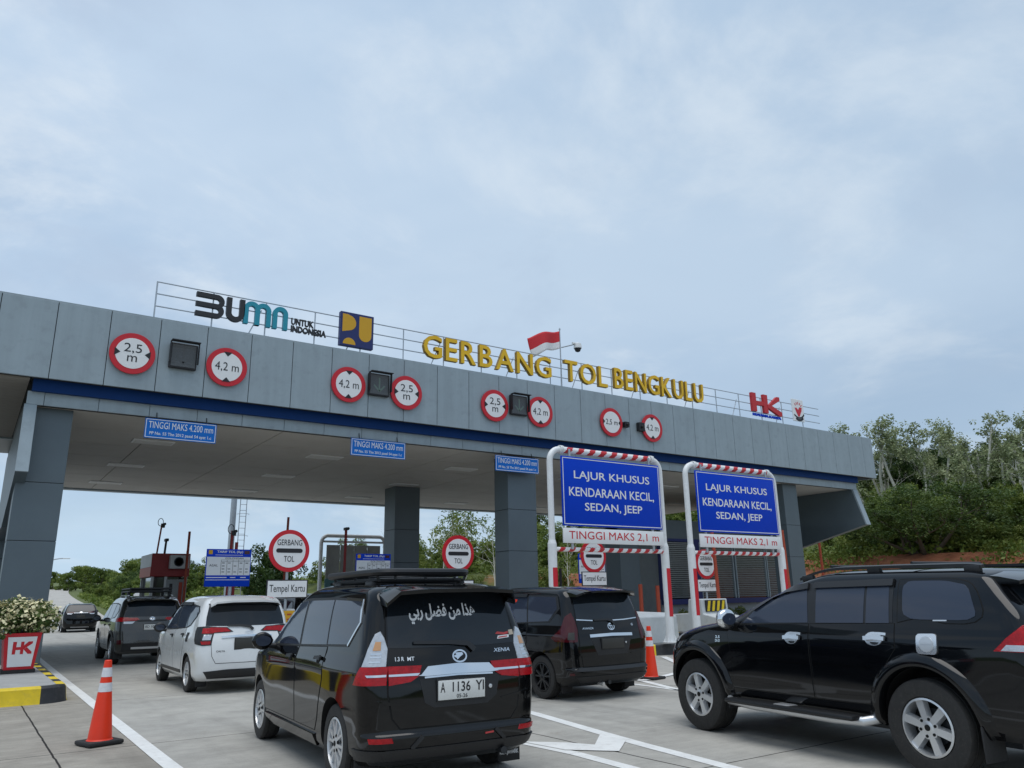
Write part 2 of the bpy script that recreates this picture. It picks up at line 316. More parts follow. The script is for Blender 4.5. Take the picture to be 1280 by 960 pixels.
class MB:
    """collects shapes and links them as ONE mesh object"""
    def __init__(s): s.v = []; s.f = []; s.m = []
    def add(s, vs, fs, mi=0):
        o = len(s.v); s.v += [tuple(v) for v in vs]
        s.f += [tuple(i + o for i in f) for f in fs]; s.m += ([mi] * len(fs) if isinstance(mi, int) else list(mi)); return s
    def box(s, c, d, mi=0, rz=0.0, taper=1.0):
        hx, hy, hz = d[0] / 2, d[1] / 2, d[2] / 2; vs = []
        for z, k in ((-hz, 1), (hz, taper)):
            for x, y in ((-hx, -hy), (hx, -hy), (hx, hy), (-hx, hy)):
                x *= k; y *= k
                vs.append((c[0] + x * math.cos(rz) - y * math.sin(rz), c[1] + x * math.sin(rz) + y * math.cos(rz), c[2] + z))
        return s.add(vs, [(3, 2, 1, 0), (4, 5, 6, 7), (0, 1, 5, 4), (1, 2, 6, 5), (2, 3, 7, 6), (3, 0, 4, 7)], mi)
    def mm(s, a, b, mi=0):
        return s.box([(p + q) / 2 for p, q in zip(a, b)], [abs(q - p) for p, q in zip(a, b)], mi)
    def bev(s, a, b, r=0.02, mi=0):
        """box with all edges chamfered"""
        bm = bmesh.new(); bmesh.ops.create_cube(bm, size=1.0)
        for v in bm.verts:
            v.co = Vector([(p + q) / 2 + c * abs(q - p) for p, q, c in zip(a, b, v.co)])
        bmesh.ops.bevel(bm, geom=bm.edges[:], offset=r, segments=2, affect='EDGES', profile=0.5)
        bm.verts.index_update(); s.add([v.co for v in bm.verts], [[v.index for v in f.verts] for f in bm.faces], mi); bm.free(); return s
    def prism(s, poly, origin, u, v, n, depth, mi=0, side_mi=None):
        """polygon in the (u, v) plane at origin, extruded by depth against n (front face towards n)"""
        o, u, v, n = Vector(origin), Vector(u), Vector(v), Vector(n); k = len(poly)
        if sum(poly[i][0] * poly[(i + 1) % k][1] - poly[(i + 1) % k][0] * poly[i][1] for i in range(k)) < 0: poly = poly[::-1]
        fr = [o + u * a + v * b for a, b in poly]; ba = [p - n * depth for p in fr]
        if u.cross(v).dot(n) < 0: fr, ba = fr[::-1], ba[::-1]
        fs = [tuple(range(k)), tuple(range(2 * k - 1, k - 1, -1))] + [(i, i + k, (i + 1) % k + k, (i + 1) % k) for i in range(k)]
        sm = mi if side_mi is None else side_mi
        return s.add(fr + ba, fs, [mi, sm] + [sm] * k)
    def tube(s, pts, r, n=10, mi=0, caps=True, mfun=None):
        pts = [Vector(p) for p in pts]; k = len(pts); rs = r if isinstance(r, (list, tuple)) else [r] * k
        vs = []; up = None
        for i, p in enumerate(pts):
            t = (pts[min(i + 1, k - 1)] - pts[max(i - 1, 0)]).normalized()
            if up is None: up = Vector((0, 0, 1)) if abs(t.z) < 0.9 else Vector((1, 0, 0))
            a = (up - t * up.dot(t)).normalized(); b = t.cross(a); up = a
            for j in range(n):
                w = 2 * PI * j / n; vs.append(p + (a * math.cos(w) + b * math.sin(w)) * rs[i])
        fs = []; ms = []
        for i in range(k - 1):
            for j in range(n):
                fs.append((i * n + j, i * n + (j + 1) % n, (i + 1) * n + (j + 1) % n, (i + 1) * n + j)); ms.append(mfun(i, j) if mfun else mi)
        if caps:
            fs += [tuple(range(n - 1, -1, -1)), tuple(range((k - 1) * n, k * n))]; ms += [ms[0], ms[-1]]
        return s.add(vs, fs, ms)
    def lathe(s, prof, c, axis='Z', n=24, mi=0, mis=None, close=False):
        """profile of (radius, height) turned about an axis through c"""
        vs = []; k = len(prof)
        for r, h in prof:
            for j in range(n):
                w = 2 * PI * j / n; a, b = r * math.cos(w), r * math.sin(w)
                vs.append({'Z': (c[0] + a, c[1] + b, c[2] + h), 'X': (c[0] + h, c[1] + a, c[2] + b), 'Y': (c[0] + b, c[1] + h, c[2] + a)}[axis])
        fs = []; ms = []
        for i in range(k - 1):
            for j in range(n):
                fs.append((i * n + j, i * n + (j + 1) % n, (i + 1) * n + (j + 1) % n, (i + 1) * n + j)); ms.append(mis[i] if mis else mi)
        if not close:
            fs += [tuple(range(n - 1, -1, -1)), tuple(range((k - 1) * n, k * n))]; ms += [ms[0], ms[-1]]
        return s.add(vs, fs, ms)
    def text(s, txt, c, w, h, u=(1, 0, 0), v=(0, 0, 1), depth=0.004, mi=0, side_mi=None, bold=0.0):
        """text fitted to a w x h box centred on c, facing u x v"""
        q, fs, sz = text_geo(txt, bold); u, v = Vector(u), Vector(v); n = u.cross(v); c = Vector(c)
        sx = w / sz[0]; sy = h / sz[1]
        fr = [c + u * (a * sx - w / 2) + v * (b * sy - h / 2) for a, b in q]; k = len(fr)
        if depth <= 0: return s.add(fr, fs, mi)
        ba = [p - n * depth for p in fr]; cnt = {}
        for p in fs:
            for i in range(len(p)):
                e = (p[i], p[(i + 1) % len(p)]); cnt[e] = 1
        sides = [(b, a, a + k, b + k) for (a, b) in cnt if (b, a) not in cnt]
        sm = mi if side_mi is None else side_mi
        return s.add(fr + ba, fs + sides, [mi] * len(fs) + [sm] * len(sides))
    def build(s, name, mats, parent=None, smooth=None, loc=None, **kw):
        me = bpy.data.meshes.new(name); me.from_pydata(s.v, [], s.f)
        for m in (mats if isinstance(mats, (list, tuple)) else [mats]): me.materials.append(MATS[m] if isinstance(m, str) else m)
        me.polygons.foreach_set('material_index', s.m)
        if smooth is not None:
            me.polygons.foreach_set('use_smooth', [True] * len(s.f)); me.set_sharp_from_angle(angle=R(smooth))
        me.update(); o = bpy.data.objects.new(name, me); COL.objects.link(o); o.parent = parent
        if loc is not None: o.location = loc
        return props(o, **kw)
def fast_mesh(name, verts, nper, matname, parent=None, **kw):
    """many separate n-gons from an (N*nper, 3) array"""
    me = bpy.data.meshes.new(name); nv = len(verts); nf = nv // nper
    me.vertices.add(nv); me.vertices.foreach_set('co', np.asarray(verts, np.float32).ravel())
    me.loops.add(nv); me.loops.foreach_set('vertex_index', np.arange(nv, dtype=np.int32))
    me.polygons.add(nf); me.polygons.foreach_set('loop_start', np.arange(nf, dtype=np.int32) * nper)
    me.materials.append(MATS[matname]); me.update(calc_edges=True)
    o = bpy.data.objects.new(name, me); COL.objects.link(o); o.parent = parent
    return props(o, **kw)
X3, Y3, Z3 = (1, 0, 0), (0, 1, 0), (0, 0, 1); FRONT = (0, -1, 0)
def arc(cx, cy, r, a0, a1, n=12, ry=None):
    return [(cx + r * math.cos(R(a0 + (a1 - a0) * i / n)), cy + (ry or r) * math.sin(R(a0 + (a1 - a0) * i / n))) for i in range(n + 1)]
# ------------------------------------------------------------------ cars (local frame: y forward, x to the right, z up, origin on the ground between the axles)
def sampler(levels, sub):
    a = np.array(levels, float); k = len(a); d = np.zeros_like(a)
    s = a[1:] - a[:-1]
    for i in range(1, k - 1):
        same = s[i - 1] * s[i] > 0
        with np.errstate(divide='ignore', invalid='ignore'):
            hm = 2 * s[i - 1] * s[i] / (s[i - 1] + s[i])
        d[i] = np.where(same, hm, 0)
    d[0] = s[0]; d[-1] = s[-1]
    out = []
    for i in range(k - 1):
        for j in range(sub):
            t = j / sub; h00 = 2 * t**3 - 3 * t**2 + 1; h10 = t**3 - 2 * t**2 + t; h01 = -2 * t**3 + 3 * t**2; h11 = t**3 - t**2
            out.append(h00 * a[i] + h10 * d[i] + h01 * a[i + 1] + h11 * d[i + 1])
    out.append(a[-1]); return np.array(out)

class Car:
    NB, NC, NS, NF = 8, 7, 40, 8
    nomap = False
    def __init__(s, name, P, paint, loc, yaw, label, cat='car', group=None):
        s.P = P; s.root = empty(name, loc, yaw, label, cat, group); s.paint = paint
        rows = sampler([(P['zmap'](l[0]),) + tuple(l[1:]) for l in P['levels']] if 'zmap' in P else P['levels'], P.get('sub', 5)); V = []
        ymid = P.get('crown_y', -0.3); Lh = P['len'] / 2; zb, zt = P['belt'], P['roof']
        for z, yf, yr, w, rf, rr, bf, br in rows:
            pts = []
            for i in range(s.NB): x = (w - rr) * i / s.NB; pts.append((x, yr + br * (x / w)**2, 0))
            y0 = yr + br * ((w - rr) / w)**2
            for i in range(s.NC):
                t = PI / 2 * i / s.NC; pts.append((w - rr + rr * math.sin(t), y0 + rr * (1 - math.cos(t)), 0))
            ya = y0 + rr; yb0 = yf - bf * ((w - rf) / w)**2; yb = yb0 - rf
            for i in range(s.NS): pts.append((w, ya + (yb - ya) * i / s.NS, 1))
            for i in range(s.NC):
                t = PI / 2 * i / s.NC; pts.append((w - rf + rf * math.cos(t), yb + rf * math.sin(t), 0))
            for i in range(s.NF + 1): x = (w - rf) * (1 - i / s.NF); pts.append((x, yf - bf * (x / w)**2, 0))
            sz = min(max((z - zb) / (zt - zb), 0), 1); sz = sz * sz * (3 - 2 * sz)
            row = []
            for x, y, sd_ in pts:
                kf, kr = P.get('taper', (0.07, 0.04)); y1 = P['axle'][0] * 0.55; y2 = P['axle'][1] * 0.55
                if y > y1: x *= 1 - kf * min(1, (y - y1) / (Lh - y1))**2
                if y < y2: x *= 1 - kr * min(1, (y - y2) / (-Lh - y2))**2
                # wheel-arch swelling and a pressed shoulder line
                for ax in P['axle']:
                    x += P.get('swell', 0.012) * math.exp(-((y - ax) / 0.42)**2) * math.exp(-((z - 0.62) / 0.22)**2) * min(1, abs(x) / w)**3
                zz = z - P.get('crown', 0.05) * sz * ((y - ymid) / Lh)**2
                row.append((x, y, zz))
            full = row + [(-x, y, z_) for x, y, z_ in reversed(row[1:-1])]
            V.append(full)
        n = len(V[0]); k = len(V); fs = []
        for i in range(k - 1):
            for j in range(n):
                fs.append((i * n + j, i * n + (j + 1) % n, (i + 1) * n + (j + 1) % n, (i + 1) * n + j))
        half = n // 2
        for i in (0, k - 1):                                       # close bottom and roof ridge with ladders
            for j in range(half):
                a, b, c, d = i * n + j, i * n + (j + 1), i * n + (n - j - 1) % n, i * n + (n - j) % n
                q = [a, d, c, b] if i == 0 else [a, b, c, d]
                u = []; [u.append(x) for x in q if x not in u]
                if len(u) >= 3: fs.append(tuple(u))
        flat = [p for r in V for p in r]
        s.bvh = BVHTree.FromPolygons([Vector(p) for p in flat], fs)
        body = MB(); body.add(flat, fs, 0)
        bo = body.build('body', [paint, 'gap'], s.root, smooth=40)
        # wheel wells
        cut = MB(); rw = P['well']
        for ax in P['axle']:
            for sg in (-1, 1):
                x0, x1 = sg * 0.50, sg * 1.2; zc = P['tyre_r'] + P.get('well_dz', 0.02)
                cut.lathe([(rw, min(x0, x1)), (rw, max(x0, x1))], (0, ax, zc), 'X', 40, 1)
        co = cut.build('cutter', [paint, 'gap'], s.root); md = bo.modifiers.new('b', 'BOOLEAN'); md.object = co; md.operation = 'DIFFERENCE'; md.solver = 'EXACT'
        bpy.context.view_layer.update(); dg = bpy.context.evaluated_depsgraph_get()
        me = bpy.data.meshes.new_from_object(bo.evaluated_get(dg), depsgraph=dg)
        bo.modifiers.clear(); bo.data = me; me.name = 'body'
        me.polygons.foreach_set('use_smooth', [True] * len(me.polygons)); me.set_sharp_from_angle(angle=R(40))
        bpy.data.objects.remove(co); s.body = bo
    # -- projection of drawn outlines on the body
    def cast(s, side, a, b):
        if side != 'T' and 'zmap' in s.P: b = s.P['zmap'](b)
        if side in 'LR' and 'ymap' in s.P and not s.nomap: a = s.P['ymap'](a)
        sg = {'L': ((-4, a, b), (1, 0, 0)), 'R': ((4, a, b), (-1, 0, 0)), 'B': ((a, -6, b), (0, 1, 0)), 'F': ((a, 6, b), (0, -1, 0)), 'T': ((a, b, 5), (0, 0, -1))}
        if side in sg: o, d = sg[side]
        else:
            e = 1 if side == 'BR' or side == 'FR' else -1; g = 1 if side[0] == 'B' else -1     # diagonal: a runs along the corner
            h = math.sqrt(.5); d = (-e * h, g * h, 0); ax = (h, g * e * h, 0)
            o = (ax[0] * a - d[0] * 6, ax[1] * a - d[1] * 6, b)
        d = Vector(d); hit, nrm, i, t = s.bvh.ray_cast(Vector(o), d)
        if hit is None:
            hit, nrm, i, t = s.bvh.find_nearest(Vector(o) + d * 4.0)
        return hit, d
    def uv(s, side, p):
        if len(p) == 2: return p
        e = 1 if side[1:] == 'R' else -1; g = 1 if side[0] == 'B' else -1; h = math.sqrt(.5)
        return (p[0] * h + p[1] * g * e * h, p[2])
    def patch_geo(s, mb, side, poly, off=0.004, h=0.05, mi=0, rim=0.012, bow=0.0):
        poly = [s.uv(side, p) for p in poly]
        bp = []
        for i in range(len(poly)):
            a, b = Vector(poly[i]), Vector(poly[(i + 1) % len(poly)]); k = max(1, int((b - a).length / h))
            bp += [a + (b - a) * (j / k) for j in range(k)]
        nb = len(bp); xs = [p.x for p in bp]; ys = [p.y for p in bp]; pts = list(bp)
        gx = np.arange(min(xs) + h / 2, max(xs), h); gy = np.arange(min(ys) + h / 2, max(ys), h)
        def inside(x, y):
            c = False
            for i in range(nb):
                a, b = bp[i], bp[(i + 1) % nb]
                if (a.y > y) != (b.y > y) and x < (b.x - a.x) * (y - a.y) / (b.y - a.y) + a.x: c = not c
            return c
        for x in gx:
            for y in gy:
                if inside(x, y) and min((p.x - x)**2 + (p.y - y)**2 for p in bp) > (h * 0.4)**2: pts.append(Vector((x, y)))
        ov, oe, of, _, _, _ = delaunay_2d_cdt(pts, [(i, (i + 1) % nb) for i in range(nb)], [list(range(nb))], 1, 1e-5)
        front = []; dirs = []
        for p in ov:
            q, d = s.cast(side, p.x, p.y); front.append(q - d * off); dirs.append(d)
        # orientation: normal must face against the ray
        def orient(f):
            a, b, c = (front[i] for i in f[:3]); return list(f) if (b - a).cross(c - a).dot(dirs[f[0]]) < 0 else list(reversed(f))
        fs = [orient(f) for f in of]
        back = [q + d * (off + rim) for q, d in zip(front, dirs)]; k = len(front)
        es = {(f[i], f[(i + 1) % len(f)]) for f in fs for i in range(len(f))}
        sides = [(b, a, a + k, b + k) for a, b in es if (b, a) not in es]
        mb.add(front + back, fs + sides, mi); return mb
    def patch(s, name, side, poly, m, off=0.004, h=0.05, parent=None, rim=0.012, smooth=35, **kw):
        mb = MB(); s.patch_geo(mb, side, poly, off, h, 0, rim); return mb.build(name, m, parent or s.root, smooth, **kw)
    def strip_geo(s, mb, side, pts, w, off=0.003, mi=0, closed=False, rim=0.01, step=0.03):
        pts = [Vector(s.uv(side, p)) for p in pts]
        if closed: pts.append(pts[0])
        q = []
        for a, b in zip(pts[:-1], pts[1:]):
            k = max(1, int((b - a).length / step)); q += [a + (b - a) * (j / k) for j in range(k)]
        q.append(pts[-1]); n = len(q); vs = []
        for i, p in enumerate(q):
            if closed and i in (0, n - 1): t = q[1] - q[n - 2]
            else: t = q[min(i + 1, n - 1)] - q[max(i - 1, 0)]
            t = t.normalized() if t.length > 1e-9 else Vector((1, 0)); nn = Vector((-t.y, t.x))
            ww = w if not isinstance(w, (tuple, list)) else w[0] + (w[1] - w[0]) * i / (n - 1)
            (h1, d1), (h2, d2) = s.cast(side, *(p + nn * ww / 2)), s.cast(side, *(p - nn * ww / 2))
            vs += [h1 - d1 * off, h2 - d2 * off, h1 + d1 * rim, h2 + d2 * rim]
        fs = []
        for i in range(n - 1):
            a = 4 * i; b = a + 4
            fs += [(a, a + 1, b + 1, b), (a + 2, a, b, b + 2), (a + 1, a + 3, b + 3, b + 1)]
        fs += [(0, 2, 3, 1), (4 * n - 4, 4 * n - 3, 4 * n - 1, 4 * n - 2)]
        a, b, c = vs[0], vs[1], vs[5]
        if (b - a).cross(c - a).dot(d1) > 0: fs = [tuple(reversed(f)) for f in fs]
        mb.add(vs, fs, mi); return mb
    def strip(s, name, side, pts, w, m, off=0.003, parent=None, closed=False, rim=0.01, **kw):
        mb = MB(); s.strip_geo(mb, side, pts, w, off, 0, closed, rim); return mb.build(name, m, parent or s.root, 35, **kw)
    def flare(s, name, side, cy, cz, radii, offs, a0, a1, m, n=44):
        mb = MB(); k = len(radii); vs = []
        for i in range(n + 1):
            a = R(a0 + (a1 - a0) * i / n)
            for r, o in zip(radii, offs):
                h, d = s.cast(side, cy + r * math.cos(a), cz + r * math.sin(a))
                # keep the lip at the width of the body just outside the wheel opening
                h2, _ = s.cast(side, cy + radii[-1] * math.cos(a), cz + max(radii[-1] * math.sin(a), -.05)); x = max(abs(h.x), abs(h2.x) - .01) * (1 if h.x > 0 else -1)
                vs.append((x - d.x * o, h.y, h.z))
        fs = [(i * k + j, i * k + j + 1, (i + 1) * k + j + 1, (i + 1) * k + j) for i in range(n) for j in range(k - 1)]
        if side == 'R': fs = [tuple(reversed(f)) for f in fs]
        mb.add(vs, fs); return mb.build(name, m, s.root, 50)
    def text_geo(s, mb, side, txt, c, w, h, off=0.006, mi=0, bold=0.0, flip=False, slant=0.0):
        q, fs, sz = text_geo(txt, bold); vs = []; sgn = -1 if side in ('F', 'L') else 1
        # on the left side of the car the reader sees forward to the left
        for a, b in q:
            uu = (a / sz[0] - 0.5) * w; vv = (b / sz[1] - 0.5) * h
            hit, d = s.cast(side, c[0] + sgn * (uu + slant * vv), c[1] + vv); vs.append(hit - d * off)
        fs = [tuple(f) for f in fs]
        a, b, cc = (Vector(vs[i]) for i in fs[0][:3])
        if (b - a).cross(cc - a).dot(d) > 0: fs = [tuple(reversed(f)) for f in fs]
        mb.add(vs, fs, mi); return mb
    def text(s, name, side, txt, c, w, h, m, parent=None, **kw):
        mb = MB(); s.text_geo(mb, side, txt, c, w, h, **kw); return mb.build(name, m, parent or s.root)
    def wheels(s, style='twin', m='silver', n=6):
        P = s.P; r = P['tyre_r']; wd = P['tyre_w']; rr = P['rim_r']; hw = P['track'] / 2
        for ax in P['axle']:
            for sg in (-1, 1):
                mb = MB(); e = wd / 2
                prof = [(rr, -e * .80), (rr + .012, -e * .97), (r * .90, -e * 1.0), (r * .965, -e * .93), (r * .99, -e * .80), (r, -e * .5)]
                prof += [(r - .007, -e * .48), (r - .007, -e * .40), (r, -e * .38), (r + .001, 0), (r, e * .38), (r - .007, e * .40), (r - .007, e * .48)] + [(a, -b) for a, b in reversed(prof[:6])]
                mb.lathe(prof, (0, 0, 0), 'X', 40, 0, close=True)
                wh = mb.build('wheel', 'tyre', s.root, 35, loc=(sg * (hw - e), ax, r))
                rb = MB(); o = sg * e
                rb.lathe([(rr * 1.0, o * .93), (rr * .93, o * .97), (rr * .90, o * .70), (rr * .88, -o * .8), (rr * 1.0, -o * .9)], (0, 0, 0), 'X', 40, 0, close=True)
                rb.lathe([(rr * .87, o * .05), (rr * .87, o * .0)], (0, 0, 0), 'X', 32, 1)             # brake and hub behind the spokes
                rb.lathe([(rr * .62, o * .22), (rr * .62, o * .06)], (0, 0, 0), 'X', 24, 2)
                rb.lathe([(rr * .24, o * .55), (rr * .24, o * .88), (rr * .17, o * .93), (rr * .02, o * .94)], (0, 0, 0), 'X', 24, 0)
                rb.lathe([(rr * .11, o * .94), (rr * .11, o * .965)], (0, 0, 0), 'X', 16, 1)
                for i in range(n):
                    a = 2 * PI * i / n + .26
                    def spoke(ang0, ang1, w0, w1, ra=.17, rbb=.93):
                        p0 = Vector((math.cos(ang0), math.sin(ang0))) * rr * ra; p1 = Vector((math.cos(ang1), math.sin(ang1))) * rr * rbb
                        t = (p1 - p0).normalized(); nn = Vector((-t.y, t.x)); vs = []
                        for p, ww, xf, xb in ((p0, w0, .90, .45), ((p0 + p1) / 2, (w0 + w1) / 2, .86, .5), (p1, w1, .84, .5)):
                            for sg2, kx, xx in ((1, 1, xb), (1, .72, xf), (-1, .72, xf), (-1, 1, xb)):
                                q = p + nn * sg2 * ww * kx * rr / 2; vs.append((o * xx, q.x, q.y))
                        fs = []
                        for k in (0, 4):
                            for j in range(4): fs.append((k + j, k + (j + 1) % 4, k + 4 + (j + 1) % 4, k + 4 + j))
                        fs += [(3, 2, 1, 0), (8, 9, 10, 11)]; rb.add(vs, fs if sg > 0 else [tuple(reversed(f)) for f in fs], 0)
                    if style == 'twin': spoke(a, a - .20, .14, .16); spoke(a + .05, a + .26, .14, .16)
                    elif style == 'thick':
                        spoke(a, a, .30, .40)
                    else: spoke(a, a + .1, .22, .20)
                    b = a + PI / n * (1 if style != 'thick' else 1)
                    rb.lathe([(rr * .055, o * .80), (rr * .055, o * .93), (rr * .03, o * .935)], (0, rr * .30 * math.cos(b), rr * .30 * math.sin(b)), 'X', 8, 1)
                    if style == 'thick': rb.lathe([(rr * .10, o * .60), (rr * .10, o * .88), (rr * .06, o * .885)], (0, rr * .30 * math.cos(b), rr * .30 * math.sin(b)), 'X', 10, 0)
                rb.build('rim', [m, 'gap', 'dark_metal'], wh, 40)
    def mirror(s, y, z, x, m, arm='black_plastic', sc=1.0):
        for sg in (-1, 1):
            mb = MB(); prof = []
            for i in range(9):
                t = i / 8; prof.append((math.sin(PI * t)**.6 * .085 * sc + .004, (t - .5) * .23 * sc))
            n = 16; vs = []
            for r_, h_ in prof:
                for j in range(n):
                    w = 2 * PI * j / n; c_, s_ = math.cos(w), math.sin(w)
                    yy = (abs(c_)**.7) * (1 if c_ > 0 else -.45) * r_; zz = (abs(s_)**.7) * (1 if s_ > 0 else -1) * r_ * 1.05
                    vs.append((h_, yy, zz))
            fs = [(i * n + j, i * n + (j + 1) % n, (i + 1) * n + (j + 1) % n, (i + 1) * n + j) for i in range(8) for j in range(n)] + [tuple(range(n - 1, -1, -1)), tuple(range(8 * n, 9 * n))]
            mb.add([(a + sg * (x + .10), b + y, c + z) for a, b, c in vs], fs, 0)
            mb.tube([(sg * (x - .10), y + .02, z - .06), (sg * (x + .05), y, z - .05)], [.035, .025], 8, 1)
            mb.lathe([(.056 * sc, -.044), (.056 * sc, -.038)], (0, 0, 0), 'Y', 20, 2)
            o_ = len(mb.v) - 40; mb.v[o_:] = [(a * 1.45 + sg * (x + .10), b + y, c * .95 + z) for a, b, c in mb.v[o_:]]
            mb.build('mirror', [m, arm, 'tint_glass'], s.root, 50)
    def under(s, exhaust=0.35):
        P = s.P; mb = MB()
        for ax in P['axle']: mb.tube([(-P['track'] / 2 + .1, ax, P['tyre_r'] * .9), (P['track'] / 2 - .1, ax, P['tyre_r'] * .9)], .045, 8)
        mb.mm((-.55, P['axle'][1] - .55, .26), (.55, P['axle'][0] - .2, .33))
        mb.tube([(exhaust, P['axle'][1] + .2, .24), (exhaust, -P['len'] / 2 + .03, .24)], .03, 10)
        mb.build('underbody', 'dark_metal', s.root, 40)

def mirrored(poly): return [(-a[0],) + tuple(a[1:]) for a in poly]
def rnd(p, it=2, k=.22):
    p = [tuple(map(float, q)) for q in p]
    for _ in range(it):
        o = []
        for a, b in zip(p, p[1:] + p[:1]): o += [tuple((1 - k) * u + k * v for u, v in zip(a, b)), tuple(k * u + (1 - k) * v for u, v in zip(a, b))]
        p = o
    return p
def emblem_ring(car, mb, side, c, rx, rz, w, off=.008, mi=0):
    car.strip_geo(mb, side, arc(c[0], c[1], rx, 0, 360, 28, rz)[:-1], w, off, mi, True, step=.02)
def glass_side(car, sg, frame, panes, names, doors, glass='tint_glass', frame_m='black_plastic'):
    side = 'L' if sg < 0 else 'R'
    car.patch('window_frame', side, frame, frame_m, .0025, .06)
    for (nm, poly, par) in panes: car.patch(nm, side, poly, glass, .0055, .06, parent=doors.get(par))
def handle(car, side, y, z, m, parent, cup='gap', L=.17):
    mb = MB()
    car.patch_geo(mb, side, arc(y, z, .055, 0, 360, 14, .036)[:-1], .0065, .03, 1)
    car.strip_geo(mb, side, [(y + L / 2, z + .012), (y, z + .018), (y - L / 2, z + .012)], .030, .034, 0, rim=-.015)
    mb.build('door_handle', [m, cup], parent, 40)
def doors_of(car, sg, polys, gapw=.016, m=None):
    side = 'L' if sg < 0 else 'R'; out = {}
    for nm, poly in polys:
        out[nm] = car.patch('door', side, poly, m or car.paint, .0045, .06)
        car.strip('door_gap', side, poly, gapw, 'gap', .0018, parent=out[nm], closed=True)
    return out
def plate(car, c, w, h, rows, base, ink, parent, off=.014):
    """license plate with its characters in the same mesh"""
    mb = MB(); x, z = c; q, d = car.cast('B', x, z); y = q.y - off
    mb.bev((x - w / 2, y - .006, z - h / 2), (x + w / 2, y + .012, z + h / 2), .004, 0)
    mb.bev((x - w / 2 - .012, y - .002, z - h / 2 - .012), (x + w / 2 + .012, y + .014, z + h / 2 + .012), .004, 2)
    for t, dx, dz, tw, th in rows: mb.text(t, (x + dx, y - .0075, z + dz), tw, th, mi=1, depth=.0, bold=.012)
    return mb.build('license_plate', [base, ink, 'black_plastic'], parent, 40)
def mudflap(car, x, y, w, h, z, txt=None, parent=None):
    mb = MB(); mb.bev((x - w / 2, y - .008, z - h), (x + w / 2, y + .008, z), .004, 0)
    if txt: mb.text(txt, (x, y - .0095, z - h * .68), w * .86, h * .2, mi=1, depth=0, bold=.03)
    mb.build('mudflap', ['rubber', 'sticker_white'], car.root, 40)
def wiper(car, pts, w, parent):
    mb = MB(); car.strip_geo(mb, 'B', pts, w, .03, 0, rim=-.02); mb.build('wiper', 'black_plastic', parent, 40)
def front_end(car, z0, z1, zh, yN, halfw, m_bar='chrome'):
    car.patch('grille', 'F', [(-halfw * .55, z0), (halfw * .55, z0), (halfw * .62, z1), (-halfw * .62, z1)], 'black_plastic', .006)
    for sg in (-1, 1):
        car.patch('headlight', 'F', [(sg * halfw * .66, z1 - .13), (sg * halfw * .97, z1 - .08), (sg * halfw * .99, zh), (sg * halfw * .68, z1 - .01)], 'lamp_clear', .008)
def spoiler(car, pts_u, pts_l, m, parent=None, thick=.05):
    """roof spoiler lofted from sections (x, y, z) top edge / lip edge"""
    mb = MB(); k = len(pts_u); vs = []
    for (a, b) in zip(pts_u, pts_l):
        a, b = Vector(a), Vector(b)
        if car.P is not PAJ and 'zmap' in car.P: a.z = car.P['zmap'](a.z); b.z = car.P['zmap'](b.z)
        vs += [a, (a + b) / 2 + Vector((0, 0, .012)), b + Vector((0, 0, .008)), b + Vector((0, .004, -.022)), a + (b - a) * .45 + Vector((0, 0, -thick)), a + Vector((0, 0, -thick))]
    n = 6; fs = [(i * n + j, (i + 1) * n + j, (i + 1) * n + (j + 1) % n, i * n + (j + 1) % n) for i in range(k - 1) for j in range(n)]
    fs += [tuple(range(n)), tuple(range((k - 1) * n + n - 1, (k - 1) * n - 1, -1))]
    mb.add(vs, fs); return mb.build('spoiler', m, parent or car.root, 35)

MPV = dict(zmap=lambda z: z if z < 1.1 else 1.1 + (z - 1.1) * .925, len=4.18, axle=(1.3275, -1.3275), belt=1.02, roof=1.62, tyre_r=.312, tyre_w=.185, rim_r=.205, track=1.60, well=.345, crown=.055, crown_y=-.35, taper=(.10, .03), swell=.015,
    levels=[(.20, 1.92, -1.93, .74, .30, .20, .10, .05), (.27, 2.02, -2.04, .79, .30, .22, .12, .06), (.33, 2.06, -2.085, .805, .32, .22, .12, .07), (.42, 2.08, -2.09, .81, .32, .20, .12, .07), (.47, 2.085, -2.055, .812, .32, .18, .12, .06),
            (.62, 2.07, -2.055, .822, .34, .17, .12, .06), (.80, 2.04, -2.045, .826, .36, .16, .12, .06), (.89, 1.98, -2.03, .829, .40, .16, .13, .06), (.915, 1.90, -2.025, .826, .40, .16, .13, .06), (.97, 1.74, -2.015, .808, .42, .16, .14, .06), (1.03, 1.36, -2.00, .788, .40, .16, .14, .06),
            (1.09, 1.12, -1.985, .776, .30, .16, .13, .06), (1.25, .86, -1.94, .748, .24, .16, .12, .06), (1.42, .56, -1.885, .712, .22, .16, .11, .06), (1.53, .34, -1.845, .68, .22, .16, .10, .06), (1.595, .17, -1.81, .645, .24, .18, .10, .06),
            (1.635, .02, -1.75, .575, .26, .20, .10, .05), (1.655, -.12, -1.66, .45, .24, .20, .08, .04), (1.665, -.25, -1.50, .25, .12, .12, .04, .02), (1.668, -.40, -1.35, .03, .01, .01, .0, .0)])

